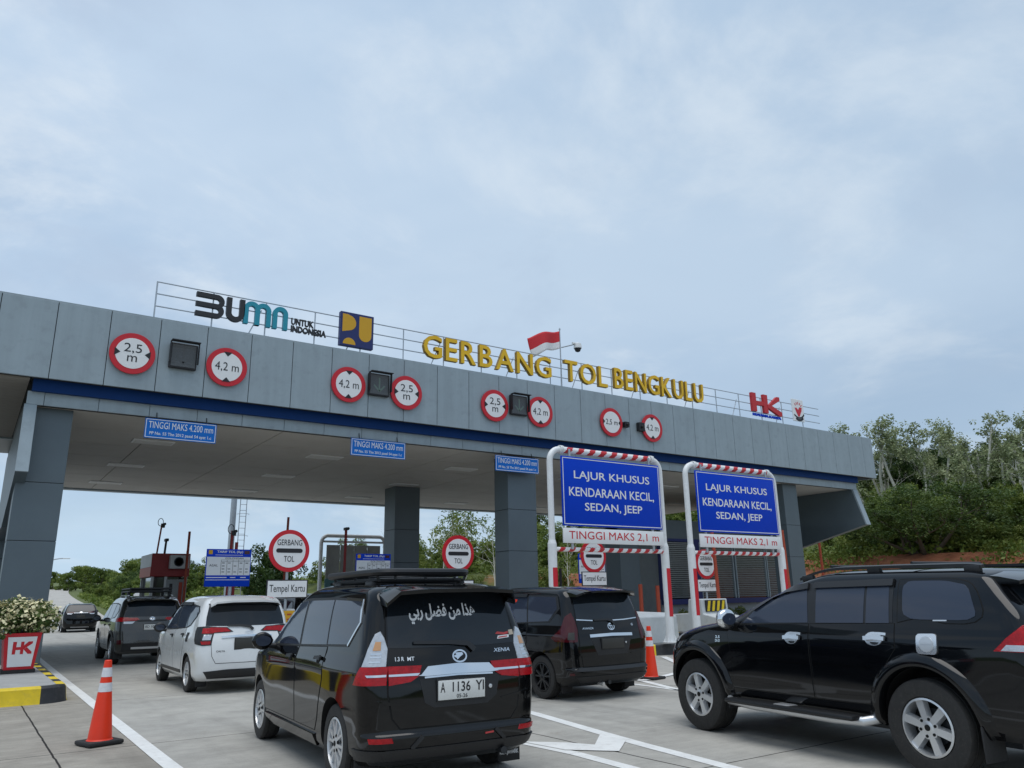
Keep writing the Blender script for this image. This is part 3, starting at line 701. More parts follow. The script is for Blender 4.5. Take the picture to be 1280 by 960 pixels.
def mpv_sides(car, chrome_rear=False, rain=False, handles='black_plastic', glass='tint_glass'):
    for sg in (-1, 1):
        side = 'L' if sg < 0 else 'R'
        D = doors_of(car, sg, [('f', [(1.02, .36), (1.00, .70), (1.05, .93), (.93, 1.005), (-.11, 1.035), (-.12, .36)]),
                               ('r', [(-.145, .36), (-.14, 1.035), (-.985, 1.065), (-1.0, .80), (-.93, .62), (-.86, .46), (-.80, .36)])])
        glass_side(car, sg, [(.90, 1.015), (.66, 1.27), (.42, 1.44), (.24, 1.50), (-.1, 1.525), (-.9, 1.525), (-1.62, 1.505), (-1.72, 1.30), (-1.52, 1.085), (-1.0, 1.07), (-.1, 1.04)],
            [('window', [(.84, 1.035), (.62, 1.27), (.39, 1.42), (.22, 1.475), (-.05, 1.495), (-.10, 1.055)], 'f'),
             ('window', [(-.165, 1.058), (-.115, 1.497), (-.87, 1.50), (-.955, 1.085)], 'r'),
             ('quarter_window', [(-.99, 1.088), (-.905, 1.50), (-1.58, 1.483), (-1.665, 1.30), (-1.49, 1.105)], '')], None, D, glass)
        handle(car, side, -.02 + .08, .93, handles, D['f']); handle(car, side, -.86, .955, handles, D['r'])
        if chrome_rear: car.strip('window_trim', side, [(-1.50, 1.095), (-1.685, 1.30), (-1.60, 1.495), (-1.2, 1.512)], .022, 'chrome', .009)
        car.strip('sill_trim', side, [(1.0, .27), (-.78, .27)], .10, car.paint, .022, rim=.0)
        if rain:
            car.strip('rain_visor', side, [(.62, 1.285), (.40, 1.44), (.22, 1.497), (-.06, 1.517)], .055, 'black_plastic', .03, rim=-.01)
            car.strip('rain_visor', side, [(-.13, 1.517), (-.88, 1.52)], .055, 'black_plastic', .03, rim=-.01)
    car.patch('windscreen', 'F', [(-.66, 1.10), (.66, 1.10), (.60, 1.44), (.54, 1.545), (-.54, 1.545), (-.60, 1.44)], glass, .004, .06)
    car.mirror(.78, 1.06, .84, car.paint)

def build_xenia():
    c = Car('parked_car', MPV, 'black_paint', (3.63, 7.94, 0), R(-4), 'glossy black minivan with a black roof basket and white Arabic lettering on its rear window', 'minivan')
    c.root.name = 'minivan'
    mpv_sides(c, chrome_rear=True); c.wheels('twin', 'silver', 6); c.under(.42)
    front_end(c, .45, .82, .95, 2.0, .8)
    g = c.patch('tailgate', 'B', [(-.50, .485), (-.565, .56), (-.60, .74), (-.605, 1.07), (-.57, 1.53), (.57, 1.53), (.605, 1.07), (.60, .74), (.565, .56), (.50, .485)], 'black_paint', .004, .06)
    c.strip('tailgate_gap', 'B', [(-.565, 1.5), (-.608, 1.07), (-.603, .74), (-.568, .56), (-.50, .482), (.50, .482), (.568, .56), (.603, .74), (.608, 1.07), (.565, 1.5)], .018, 'gap', .0018, g)
    c.patch('rear_window', 'B', [(-.592, 1.085), (-.30, 1.078), (.30, 1.078), (.592, 1.085), (.575, 1.30), (.55, 1.55), (-.55, 1.55), (-.575, 1.30)], 'rear_glass', .007, .05, g)
    # lettering on the rear window, in joined letter forms set from right to left
    arab = ''.join(reversed('\uFEEB\uFEAC\uFE8D\u2009\uFEE3\uFEE6\u2009\uFED3\uFEC0\uFEDE\u2009\uFEAD\uFE91\uFEF2'))
    c.text('window_lettering', 'B', arab, (-.075, 1.365), .62, .175, 'sticker_white', g, off=.0105, bold=.03)
    mb = MB(); c.patch_geo(mb, 'B', [(.405, 1.165), (.43, 1.185), (.50, 1.175), (.545, 1.185), (.545, 1.165), (.50, 1.155)], .010, .03, 1)
    c.patch_geo(mb, 'B', [(.42, 1.12), (.545, 1.13), (.55, 1.155), (.43, 1.148)], .010, .03, 0); c.patch_geo(mb, 'B', [(.43, 1.128), (.53, 1.136), (.53, 1.146), (.44, 1.139)], .0115, .03, 1)
    c.patch_geo(mb, 'B', [(.555, 1.15), (.60, 1.155), (.595, 1.20), (.55, 1.195)], .010, .03, 2); mb.build('window_sticker', ['sticker_white', 'sticker_red', 'sticker_tan'], g)
    wiper(c, [(.17, 1.045), (.11, 1.10), (-.05, 1.115), (-.38, 1.122)], (.045, .022), g)
    # chrome garnish that widens to the middle, and lamps on both corners
    mb = MB(); c.patch_geo(mb, 'B', [(-.36, .868), (-.33, .875), (-.27, .935), (0, .948), (.30, .935), (.36, .875), (.39, .868), (.30, .862), (0, .868), (-.28, .862)], .022, .04)
    c.patch_geo(mb, 'B', [(-.30, .845), (0, .853), (.33, .845), (.33, .858), (0, .866), (-.30, .858)], .015, .04); mb.build('garnish', 'chrome', g, 30)
    for sg in (-1, 1):
        sd = 'BL' if sg < 0 else 'BR'
        lamp = lambda pts: [(sg * a, b, z) for a, b, z in pts]
        t = c.patch('tail_lamp', sd, lamp([(.625, -2.0, .95), (.635, -2.0, 1.08), (.655, -1.97, 1.17), (.695, -1.96, 1.225), (.715, -1.93, 1.205), (.765, -1.92, 1.08), (.785, -1.895, .95)]), 'lamp_clear', .012, .035)
        mb = MB(); c.patch_geo(mb, sd, lamp([(.665, -1.97, 1.07), (.675, -1.97, 1.14), (.705, -1.94, 1.14), (.72, -1.94, 1.07)]), .0145, .03, 0)
        for zz in (.985, 1.02, 1.045): c.strip_geo(mb, sd, lamp([(.66, -1.98, zz), (.74, -1.94, zz)]), .010, .0145, 1)
        mb.build('lamp_reflector', ['lamp_amber', 'chrome'], t)
        mb = MB(); c.patch_geo(mb, sd, lamp([(.615, -2.01, .81), (.615, -2.01, .948), (.79, -1.885, .948), (.825, -1.80, .81)]), .013, .035)
        c.patch_geo(mb, 'B', [(sg * .60, .805), (sg * .42, .825), (sg * .345, .866), (sg * .32, .945), (sg * .60, .948)], .013, .035); mb.build('tail_lamp', 'lamp_red', c.root, 30)
        mb = MB(); c.patch_geo(mb, 'B', [(sg * .60, .872), (sg * .60, .888), (sg * .34, .888), (sg * .36, .870)], .017, .03); c.patch_geo(mb, sd, lamp([(.62, -2.01, .872), (.62, -2.01, .889), (.755, -1.93, .889), (.74, -1.94, .872)]), .0165, .03)
        mb.build('lamp_trim', 'chrome', c.root, 30)
        c.patch('rear_reflector', 'BL' if sg < 0 else 'BR', lamp([(.56, -2.05, .388), (.575, -2.05, .425), (.73, -1.96, .425), (.72, -1.97, .388)]), 'lamp_red', .012, .03)
        c.patch('bumper_fold', 'B', [(sg * .62, .66), (sg * .70, .70), (sg * .40, .655), (sg * .42, .645)], 'black_paint', .012, .04)
    mb = MB(); c.patch_geo(mb, 'B', [(-.30, .66), (-.22, .62), (.27, .62), (.36, .68), (.40, .84), (-.34, .84)], .006, .05); mb.build('plate_recess', 'black_plastic', g, 30)
    plate(c, (.025, .745), .43, .15, [('A', -.175, .022, .042, .078), ('1136', -.005, .022, .165, .078), ('YI', .165, .022, .078, .078), ('05-26', .0, -.05, .10, .030)], 'plate_white', 'sign_black', g)
    mb = MB(); q, d = c.cast('B', .30, .75); mb.lathe([(.016, -.006), (.016, -.016), (.008, -.018)], tuple(q), 'Y', 14); mb.build('lock', 'silver', g, 40)
    mb = MB(); emblem_ring(c, mb, 'B', (.03, 1.0), .062, .045, .013); c.patch_geo(mb, 'B', [(-.012, 1.028), (.055, 1.028), (.064, 1.012), (.03, .992), (.005, .972), (.0, .985), (-.03, 1.002), (.0, 1.012)], .009, .02); mb.build('emblem', 'chrome', g, 30)
    mb = MB(); c.text_geo(mb, 'B', 'XENIA', (.455, 1.03), .17, .03, slant=.3, bold=.01); c.text_geo(mb, 'B', '1.3 R', (-.50, 1.0), .075, .032, bold=.02); c.text_geo(mb, 'B', 'MT', (-.405, .998), .06, .03, bold=.01); mb.build('badge', 'chrome', g)
    c.strip('bumper_badge', 'B', [(.23, .393), (.31, .397)], .012, 'sticker_red', .008)
    # dark lower lip of the bumper with two slanted vanes
    mb = MB(); c.patch_geo(mb, 'B', [(-.68, .335), (.68, .335), (.60, .25), (-.60, .25)], .018, .05); c.patch_geo(mb, 'BL', [(-.62, -2.04, .335), (-.79, -1.75, .335), (-.77, -1.75, .25), (-.60, -2.0, .25)], .018, .05); c.patch_geo(mb, 'BR', [(.62, -2.04, .335), (.79, -1.75, .335), (.77, -1.75, .25), (.60, -2.0, .25)], .018, .05)
    for sg in (-1, 1): c.strip_geo(mb, 'B', [(sg * .33, .42), (sg * .42, .335)], .03, .016)
    mb.build('bumper_lip', 'black_plastic', c.root, 35)
    # spoiler with two roof gaps underneath
    spoiler(c, [(-.60, -1.70, 1.555), (-.50, -1.66, 1.615), (-.25, -1.64, 1.635), (.25, -1.64, 1.635), (.50, -1.66, 1.615), (.60, -1.70, 1.555)], [(-.61, -1.97, 1.455), (-.53, -2.07, 1.555), (-.26, -2.10, 1.572), (.26, -2.10, 1.572), (.53, -2.07, 1.555), (.61, -1.97, 1.455)], 'black_paint', None, .055)
    for x in (.56, -.60): mudflap(c, x + (.10 if x > 0 else -.05), -1.72, .22, .22, .30, 'KISA JAVARK' if x > 0 else None)
    # roof basket: frame rails, cross slats, feet
    rk = MB(); z = 1.635
    def rect(x, y0, y1, z_, r): 
        p = arc(x - .16, y1 - .16, .16, 0, 90, 5) + arc(-x + .16, y1 - .16, .16, 90, 180, 5) + arc(-x + .16, y0 + .16, .16, 180, 270, 5) + arc(x - .16, y0 + .16, .16, 270, 360, 5)
        rk.tube([(a, b, z_) for a, b in p] + [(p[0][0], p[0][1], z_)], r, 8)
    rect(.43, -1.35, .10, z, .022); rect(.46, -1.40, .15, z + .070, .034)
    for i in range(9): rk.bev((-.43, -1.28 + i * .165, z - .012), (.43, -1.30 + i * .165, z + .008), .004)
    for sg in (-1, 1):
        for y in (-1.3, -.7, -.1): rk.tube([(sg * .43, y, z), (sg * .46, y, z + .07)], .014, 8)
        for y in (-1.15, -.25): rk.bev((sg * .43 - .05, y - .09, 1.52), (sg * .43 + .05, y + .09, z), .02)
    for y in (-1.37, .12):
        for x in (-.3, 0, .3): rk.tube([(x, y, z), (x, y, z + .07)], .012, 8)
    rk.build('roof_basket', 'black_plastic', c.root, 40)
    return c

def build_avanza():
    c = Car('minivan', dict(MPV, tyre_r=.306), 'blueblack_paint', (8.10, 11.26, 0), R(.5), 'black minivan with black wheels and smoked tail lamps, between the two big black cars', 'minivan')
    mpv_sides(c, rain=True, handles='blueblack_paint'); c.wheels('twin', 'black_plastic', 5); c.under(-.1); front_end(c, .45, .82, .95, 2.0, .8)
    g = c.patch('tailgate', 'B', [(-.56, .475), (-.60, .74), (-.605, 1.10), (-.57, 1.53), (.57, 1.53), (.605, 1.10), (.60, .74), (.56, .475)], 'blueblack_paint', .004, .06)
    c.strip('tailgate_gap', 'B', [(-.565, 1.5), (-.608, 1.07), (-.603, .74), (-.56, .472), (.56, .472), (.603, .74), (.608, 1.07), (.565, 1.5)], .016, 'gap', .0018, g)
    c.patch('rear_window', 'B', [(-.595, 1.135), (-.30, 1.12), (.30, 1.12), (.595, 1.135), (.58, 1.30), (.55, 1.55), (-.55, 1.55), (-.58, 1.30)], 'rear_glass', .007, .05, g)
    c.strip('window_trim', 'B', [(-.60, 1.128), (-.32, 1.108), (0, 1.102), (.32, 1.108), (.60, 1.128)], .016, 'chrome', .011, g)
    wiper(c, [(.09, 1.04), (.04, 1.10), (-.04, 1.12), (-.30, 1.115)], (.045, .02), g)
    c.strip('garnish', 'B', [(-.42, .893), (0, .903), (.42, .893)], (.042), 'chrome', .022, g)
    c.patch('plate_recess', 'B', [(-.30, .62), (.30, .62), (.40, .86), (-.40, .86)], 'black_plastic', .006, .05, g)
    plate(c, (.0, .775), .43, .14, [], 'plate_dark', 'black_plastic', g)
    mb = MB(); q, d = c.cast('B', .27, .78); mb.lathe([(.014, -.006), (.014, -.016), (.008, -.018)], tuple(q), 'Y', 14); mb.build('lock', 'silver', g, 40)
    mb = MB(); emblem_ring(c, mb, 'B', (.02, 1.015), .062, .046, .012); emblem_ring(c, mb, 'B', (.02, 1.02), .022, .040, .010); emblem_ring(c, mb, 'B', (.02, 1.038), .048, .016, .010); mb.build('emblem', 'chrome', g, 30)
    mb = MB(); c.text_geo(mb, 'B', 'AVANZA', (-.42, 1.0), .20, .028, slant=.3, bold=.01); c.text_geo(mb, 'B', 'G', (.47, 1.03), .04, .035, bold=.02); mb.build('badge', 'chrome', g)
    for sg in (-1, 1):
        sd = 'BL' if sg < 0 else 'BR'; lamp = lambda pts: [(sg * a, b, z) for a, b, z in pts]
        t = c.patch('tail_lamp', sd, lamp([(.625, -2.0, .815), (.63, -2.0, .98), (.645, -1.97, 1.10), (.70, -1.94, 1.24), (.73, -1.84, 1.18), (.79, -1.80, 1.0), (.83, -1.62, .87), (.82, -1.70, .82)]), 'lamp_dark_red', .012, .035)
        c.patch('lamp_reflector', sd, lamp([(.665, -1.98, .85), (.67, -1.98, .95), (.73, -1.92, .95), (.74, -1.91, .85)]), 'plate_dark', .0145, .03, t)
        c.patch('rear_reflector', sd, lamp([(.70, -2.0, .36), (.70, -2.0, .39), (.76, -1.95, .39), (.76, -1.95, .36)]), 'lamp_dark_red', .012, .03)
        c.patch('bumper_fold', 'B', [(sg * .62, .62), (sg * .74, .66), (sg * .36, .63), (sg * .36, .62)], 'blueblack_paint', .012, .04)
    mb = MB(); c.patch_geo(mb, 'B', [(-.66, .46), (.66, .46), (.70, .415), (-.70, .415)], .03, .05); mb.build('bumper_step', 'black_plastic', c.root, 35)
    mb = MB(); c.patch_geo(mb, 'B', [(-.70, .34), (.70, .34), (.60, .25), (-.60, .25)], .02, .05); mb.build('bumper_lip', 'black_plastic', c.root, 35)
    spoiler(c, [(-.60, -1.70, 1.56), (-.5, -1.62, 1.62), (-.25, -1.60, 1.64), (.25, -1.60, 1.64), (.5, -1.62, 1.62), (.60, -1.70, 1.56)], [(-.59, -1.96, 1.50), (-.5, -2.04, 1.545), (-.25, -2.07, 1.565), (.25, -2.07, 1.565), (.5, -2.04, 1.545), (.59, -1.96, 1.50)], 'blueblack_paint')
    for x in (-.62, .62): mudflap(c, x, -1.70, .20, .20, .30)
    mb = MB(); mb.tube([(-.25, -1.9, .25), (-.22, -2.06, .22)], .028, 12); mb.build('exhaust_pipe', 'silver', c.root, 40)
    mb = MB(); c.patch_geo(mb, 'L', [(-.42, 1.44), (-.50, 1.47), (-.62, 1.45), (-.60, 1.41), (-.46, 1.40)], .0085, .04); mb.build('window_sticker', 'cone_orange', c.root)
    return c

SIG = dict(len=4.10, axle=(1.2625, -1.2625), belt=.98, roof=1.59, tyre_r=.295, tyre_w=.175, rim_r=.195, track=1.60, well=.325, crown=.05, crown_y=-.25, taper=(.11, .05), swell=.015, levels=[
    (.20, 1.90, -1.90, .74, .30, .20, .10, .08), (.27, 1.98, -2.01, .79, .32, .24, .12, .09), (.34, 2.02, -2.045, .805, .34, .24, .12, .10), (.46, 2.03, -2.05, .81, .34, .22, .12, .10), (.62, 2.02, -2.035, .82, .34, .20, .12, .09), (.78, 1.99, -2.015, .824, .36, .19, .12, .09), (.86, 1.94, -1.995, .826, .40, .18, .13, .08), (.885, 1.87, -1.985, .823, .40, .18, .13, .08), (.94, 1.68, -1.965, .808, .42, .18, .14, .08), (1.00, 1.32, -1.94, .792, .40, .18, .14, .08),
    (1.06, 1.10, -1.915, .78, .30, .18, .13, .08), (1.22, .80, -1.85, .755, .24, .17, .12, .07), (1.37, .50, -1.79, .715, .22, .17, .11, .07), (1.47, .30, -1.745, .675, .22, .18, .10, .06), (1.53, .12, -1.70, .635, .24, .19, .10, .06), (1.565, -.02, -1.63, .565, .26, .2, .10, .05), (1.583, -.15, -1.54, .44, .24, .2, .08, .04), (1.592, -.3, -1.4, .24, .12, .12, .04, .02), (1.595, -.4, -1.3, .03, .01, .01, 0, 0)])
def build_sigra():
    c = Car('minivan', SIG, 'white_paint', (4.18, 16.10, 0), R(-1), 'white minivan with black door handles, red tail lamps and a dark plate panel', 'minivan')
    for sg in (-1, 1):
        side = 'L' if sg < 0 else 'R'
        D = doors_of(c, sg, [('f', [(1.00, .34), (.98, .66), (1.02, .88), (.9, .965), (-.09, 1.0), (-.10, .34)]), ('r', [(-.125, .34), (-.12, 1.0), (-.96, 1.04), (-.97, .78), (-.90, .6), (-.83, .44), (-.78, .34)])], .012)
        glass_side(c, sg, [(.88, .985), (.64, 1.2), (.40, 1.36), (.22, 1.43), (-.1, 1.455), (-.9, 1.45), (-1.42, 1.41), (-1.56, 1.32), (-1.52, 1.24), (-1.2, 1.08), (-1.0, 1.045), (-.1, 1.005)],
            [('window', [(.82, 1.005), (.60, 1.2), (.37, 1.345), (.21, 1.41), (-.05, 1.432), (-.09, 1.022)], 'f'), ('window', [(-.15, 1.025), (-.11, 1.432), (-.86, 1.43), (-.93, 1.055)], 'r'), ('quarter_window', [(-.965, 1.062), (-.90, 1.425), (-1.38, 1.392), (-1.50, 1.31), (-1.46, 1.25), (-1.18, 1.10)], '')], None, D)
        handle(c, side, .04, .89, 'black_plastic', D['f']); handle(c, side, -.86, .92, 'black_plastic', D['r'])
        c.strip('rain_visor', side, [(.60, 1.22), (.38, 1.37), (.22, 1.437), (-.06, 1.46)], .055, 'black_plastic', .028, rim=-.01); c.strip('rain_visor', side, [(-.12, 1.46), (-.88, 1.455)], .055, 'black_plastic', .028, rim=-.01)
        c.strip('sill_trim', side, [(.95, .31), (-.78, .31)], .05, 'black_plastic', .016, rim=0)
    c.patch('fuel_flap', 'L', [(-1.13, .82), (-1.13, .97), (-1.27, .97), (-1.27, .82)], 'black_plastic', .008)
    c.patch('windscreen', 'F', [(-.66, 1.06), (.66, 1.06), (.58, 1.38), (.53, 1.48), (-.53, 1.48), (-.58, 1.38)], 'tint_glass', .004, .06)
    c.mirror(.76, 1.02, .83, 'black_plastic'); c.wheels('twin', 'silver', 5); c.under(.45); front_end(c, .42, .78, .92, 1.95, .8)
    g = c.patch('tailgate', 'B', [(-.50, .49), (-.56, .60), (-.60, .98), (-.57, 1.47), (.57, 1.47), (.60, .98), (.56, .60), (.50, .49)], 'white_paint', .004, .06)
    c.strip('tailgate_gap', 'B', [(-.60, 1.0), (-.562, .60), (-.50, .487), (.50, .487), (.562, .60), (.60, 1.0)], .012, 'gap', .0018, g)
    c.patch('rear_window', 'B', [(-.665, 1.085), (-.3, 1.075), (.3, 1.075), (.665, 1.085), (.65, 1.22), (.60, 1.42), (.54, 1.455), (-.54, 1.455), (-.60, 1.42), (-.65, 1.22)], 'rear_glass', .007, .05, g)
    wiper(c, [(.10, 1.01), (.05, 1.06), (-.10, 1.085), (-.32, 1.085)], (.05, .025), g)
    c.strip('garnish', 'B', [(-.42, .900), (-.10, .915), (.10, .915), (.42, .900)], (.035), 'chrome', .02, g)
    plate(c, (.045, .785), .50, .17, [], 'plate_dark', 'sign_black', g)
    mb = MB(); emblem_ring(c, mb, 'B', (.03, .945), .065, .042, .012); emblem_ring(c, mb, 'B', (.03, .95), .022, .036, .010); emblem_ring(c, mb, 'B', (.03, .965), .05, .014, .010); mb.build('emblem', 'silver', g, 30)
    mb = MB(); c.text_geo(mb, 'B', 'CALYA', (-.43, .675), .14, .03, bold=.02); mb.build('badge', 'dark_metal', g)
    for sg in (-1, 1):
        sd = 'BL' if sg < 0 else 'BR'; lamp = lambda pts: [(sg * a, b, z) for a, b, z in pts]
        b_ = c.patch('tail_lamp', sd, lamp([(.595, -1.99, .775), (.60, -1.98, 1.07), (.70, -1.90, 1.08), (.79, -1.70, 1.07), (.81, -1.66, 1.0), (.78, -1.74, .80), (.70, -1.92, .77)]), 'black_plastic', .010, .035)
        mb = MB(); c.patch_geo(mb, sd, lamp([(.605, -1.98, .965), (.605, -1.97, 1.05), (.73, -1.86, 1.05), (.73, -1.87, .965)]), .014, .03, 0); c.patch_geo(mb, sd, lamp([(.61, -1.98, .79), (.61, -1.98, .84), (.72, -1.88, .84), (.70, -1.90, .79)]), .014, .03, 0); c.patch_geo(mb, sd, lamp([(.62, -1.98, .86), (.62, -1.98, .945), (.70, -1.90, .945), (.70, -1.90, .86)]), .014, .03, 1); mb.build('lamp_lens', ['lamp_red', 'lamp_clear'], b_)
        t = c.patch('tail_lamp', 'B', [(sg * .60, .965), (sg * .60, 1.07), (sg * .33, 1.06), (sg * .23, .985), (sg * .28, .975)], 'black_plastic', .011, .035); c.patch('lamp_lens', 'B', [(sg * .595, .975), (sg * .595, 1.06), (sg * .34, 1.05), (sg * .27, .99)], 'lamp_red', .0145, .03, t)
    mb = MB(); c.patch_geo(mb, 'B', [(-.68, .36), (-.3, .385), (.3, .385), (.68, .36), (.60, .24), (-.60, .24)], .012, .05); mb.build('bumper_lip', 'black_plastic', c.root, 35)
    c.patch('rear_reflector', 'B', [(.50, .36), (.58, .36), (.58, .40), (.50, .40)], 'lamp_clear', .02, .03)
    spoiler(c, [(-.58, -1.62, 1.49), (-.5, -1.56, 1.55), (-.25, -1.54, 1.57), (.25, -1.54, 1.57), (.5, -1.56, 1.55), (.58, -1.62, 1.49)], [(-.60, -1.84, 1.41), (-.52, -1.92, 1.465), (-.26, -1.96, 1.485), (.26, -1.96, 1.485), (.52, -1.92, 1.465), (.60, -1.84, 1.41)], 'white_paint')
    c.strip('spoiler_lip', 'B', [(-.60, 1.42), (-.5, 1.455), (.5, 1.455), (.60, 1.42)], .05, 'black_plastic', .03)
    mudflap(c, -.62, -1.62, .18, .18, .28); mudflap(c, .62, -1.62, .18, .18, .28)
    mb = MB(); mb.tube([(0, .15, 1.60), (0, .02, 1.66)], .008, 6); mb.bev((-.03, .12, 1.585), (.03, .22, 1.605), .006); mb.build('antenna', 'black_plastic', c.root)
    return c

zsq = lambda z: z if z < 1.16 else 1.16 + (z - 1.16) * .84
ypj = lambda y: y - .11 - .06 * min(max(-y, 0), 1)
PAJ = dict(zmap=zsq, ymap=ypj, len=4.96, axle=(1.40, -1.40), belt=1.14, roof=1.665, tyre_r=.378, tyre_w=.265, rim_r=.228, track=1.79, well=.44, well_dz=.03, crown=.055, crown_y=-.3, taper=(.10, .05), swell=.03, sub=5, levels=[
    (.34, 2.05, -2.34, .78, .35, .22, .12, .08), (.42, 2.14, -2.47, .84, .38, .24, .14, .10), (.55, 2.19, -2.52, .865, .40, .24, .14, .10), (.75, 2.18, -2.51, .878, .42, .22, .15, .10), (.90, 2.12, -2.48, .884, .45, .22, .15, .09), (1.00, 2.00, -2.45, .88, .48, .22, .16, .09), (1.08, 1.76, -2.42, .868, .50, .22, .16, .09), (1.14, 1.40, -2.39, .852, .48, .16, .16, .09), (1.19, 1.08, -2.36, .838, .34, .13, .15, .09),
    (1.33, .76, -2.28, .80, .26, .10, .13, .08), (1.48, .44, -2.18, .755, .24, .09, .12, .08), (1.59, .20, -2.10, .712, .24, .09, .11, .07), (1.67, .0, -2.04, .668, .26, .10, .10, .07), (1.72, -.16, -1.97, .60, .28, .22, .10, .06), (1.745, -.28, -1.88, .48, .26, .2, .08, .05), (1.757, -.36, -1.7, .26, .14, .12, .04, .02), (1.76, -.45, -1.35, .03, .01, .01, 0, 0)])
def build_pajero():
    c = Car('suv', PAJ, 'blueblack_paint', (7.70, 5.02, 0), R(-7), 'big black SUV with chrome door handles, chrome mirrors and side steps, right foreground', 'suv')
    for sg in (-1, 1):
        side = 'L' if sg < 0 else 'R'
        D = doors_of(c, sg, [('f', [(.95, .50), (.93, .80), (.98, 1.06), (.86, 1.13), (-.13, 1.165), (-.12, .50)]), ('r', [(-.145, .50), (-.155, 1.165), (-1.02, 1.19), (-1.02, .98), (-.88, .80), (-.80, .62), (-.77, .50)])], .012)
        glass_side(c, sg, [(.80, 1.14), (.60, 1.36), (.38, 1.52), (.20, 1.585), (-.1, 1.62), (-.98, 1.63), (-1.0, 1.2), (-.1, 1.17)],
            [('window', [(.76, 1.155), (.55, 1.36), (.35, 1.49), (.18, 1.555), (-.06, 1.585), (-.12, 1.18)], 'f'), ('window', [(-.21, 1.18), (-.17, 1.59), (-.70, 1.60), (-.72, 1.19)], 'r'), ('window', [(-.745, 1.19), (-.725, 1.60), (-.94, 1.60), (-.97, 1.195)], 'r')], None, D)
        qf = [(-1.05, 1.205), (-1.03, 1.63)] + rnd([(-1.30, 1.63), (-1.52, 1.63), (-1.72, 1.57), (-1.83, 1.205), (-1.30, 1.205)])[2:-4]
        c.patch('window_frame', side, qf, 'blueblack_paint', .004, .06); c.strip('window_gap', side, qf, .016, 'gap', .002, closed=True)
        c.patch('quarter_window', side, rnd([(-1.10, 1.235), (-1.07, 1.615), (-1.45, 1.61), (-1.66, 1.56), (-1.76, 1.235)], 2, .14), 'tint_glass', .008, .06)
        c.patch('vent_sticker', side, [(-1.38, 1.222), (-1.38, 1.234), (-1.50, 1.236), (-1.50, 1.224)], 'silver', .008)
        for nm, y, z in (('f', .06, 1.03), ('r', -.84, 1.055)):
            mb = MB(); c.patch_geo(mb, side, arc(y + .01, z, .085, 0, 360, 20, .058)[:-1], .012, .03, 0); c.patch_geo(mb, side, arc(y, z - .028, .04, 180, 360, 12, .022), .014, .03, 1)
            c.strip_geo(mb, side, [(y + .09, z + .004), (y, z + .012), (y - .11, z + .006)], .034, .042, 0, rim=-.02); c.strip_geo(mb, side, [(y + .03, z + .045), (y - .05, z + .046), (y - .11, z + .042)], .022, .014, 0); mb.build('door_handle', ['handle_chrome', 'dark_metal'], D[nm], 40)
        c.strip('rain_visor', side, [(.62, 1.335), (.37, 1.495), (.19, 1.558), (-.08, 1.595)], .07, 'black_plastic', .028, rim=-.01); c.strip('rain_visor', side, [(-.15, 1.60), (-.98, 1.61)], .07, 'black_plastic', .028, rim=-.01)
        for ax, y0 in ((1.40, 0), (-1.40, 0)):
            z = .378 + .03; a0, a1 = (-8, 200) if ax > 0 else (-20, 188)
            c.nomap = True; c.flare('wheel_flare', side, ax, z, [.437, .438, .455, .49, .525, .55], [-.06, .030, .046, .044, .028, -.004], a0, a1, c.paint); c.nomap = False
        c.strip('side_moulding', side, [(.86, .80), (-.11, .815)], .012, 'blueblack_paint', .014, parent=D['f']); c.strip('side_moulding', side, [(-.16, .815), (-.76, .825)], .012, 'blueblack_paint', .014, parent=D['r'])
        # tubular side step with pads
        mb = MB(); x = sg * .90; pts = [(x - sg * .12, .98, .40), (x, .88, .365), (x + sg * .02, .5, .35), (x + sg * .02, -.5, .345), (x, -.80, .355), (x - sg * .1, -.88, .38)]
        mb.tube(pts, .042, 12, 0); mb.bev((x - .13, -.78, .36), (x + .03, .84, .405), .02, 1)
        mb.bev((x - .10, -.02, .355), (x + .055, .20, .412), .025, 0); mb.build('side_step', ['silver', 'black_plastic'], c.root, 40)
        c.strip('roof_rail', 'T', [(sg * .545, .05), (sg * .565, -.3), (sg * .565, -1.5), (sg * .55, -1.88)], .05, 'black_plastic', .055, rim=-.03)
        for y in (-.06, -.85, -1.80):
            mb = MB(); q, d = c.cast('T', sg * .56, y); mb.bev((sg * .56 - .025, y - .07, q.z - .02), (sg * .56 + .025, y + .07, q.z + .045), .012); mb.build('rail_foot', 'black_plastic', c.root, 40)
        # tail lamp wrapping the corner
        sd = 'BL' if sg < 0 else 'BR'; lamp = lambda pts: [(sg * a, b, zz) for a, b, zz in pts]
        t = c.patch('tail_lamp', sd, lamp([(.85, -2.03, 1.00), (.835, -2.14, 1.10), (.77, -2.24, 1.20), (.62, -2.36, 1.22), (.62, -2.39, 1.00)]), 'lamp_red', .014, .04)
        c.patch('lamp_reflector', sd, lamp([(.845, -2.08, 1.005), (.842, -2.13, 1.05), (.63, -2.38, 1.05), (.63, -2.38, 1.005)]), 'lamp_clear', .017, .04, t)
        mudflap(c, sg * .76, -1.86, .26, .26, .44); mudflap(c, sg * .76, .93, .24, .18, .46)
        c.patch('headlight', 'FR' if sg > 0 else 'FL', [(sg * .80, 1.75, .93), (sg * .60, 2.0, .92), (sg * .55, 2.05, 1.0), (sg * .76, 1.70, 1.06)], 'lamp_clear', .012, .04)
    ff = c.patch('fuel_flap', 'L', rnd([(-1.235, .95), (-1.235, 1.11), (-1.42, 1.115), (-1.415, .95)], 2, .12), 'handle_chrome', .014, .03); c.patch('flap_ring', 'L', arc(-1.327, 1.03, .062, 0, 360, 20)[:-1], 'silver', .018, .03, ff)
    c.strip('fuel_flap_grip', 'L', [(-1.28, 1.04), (-1.39, 1.045)], .02, 'silver', .022)
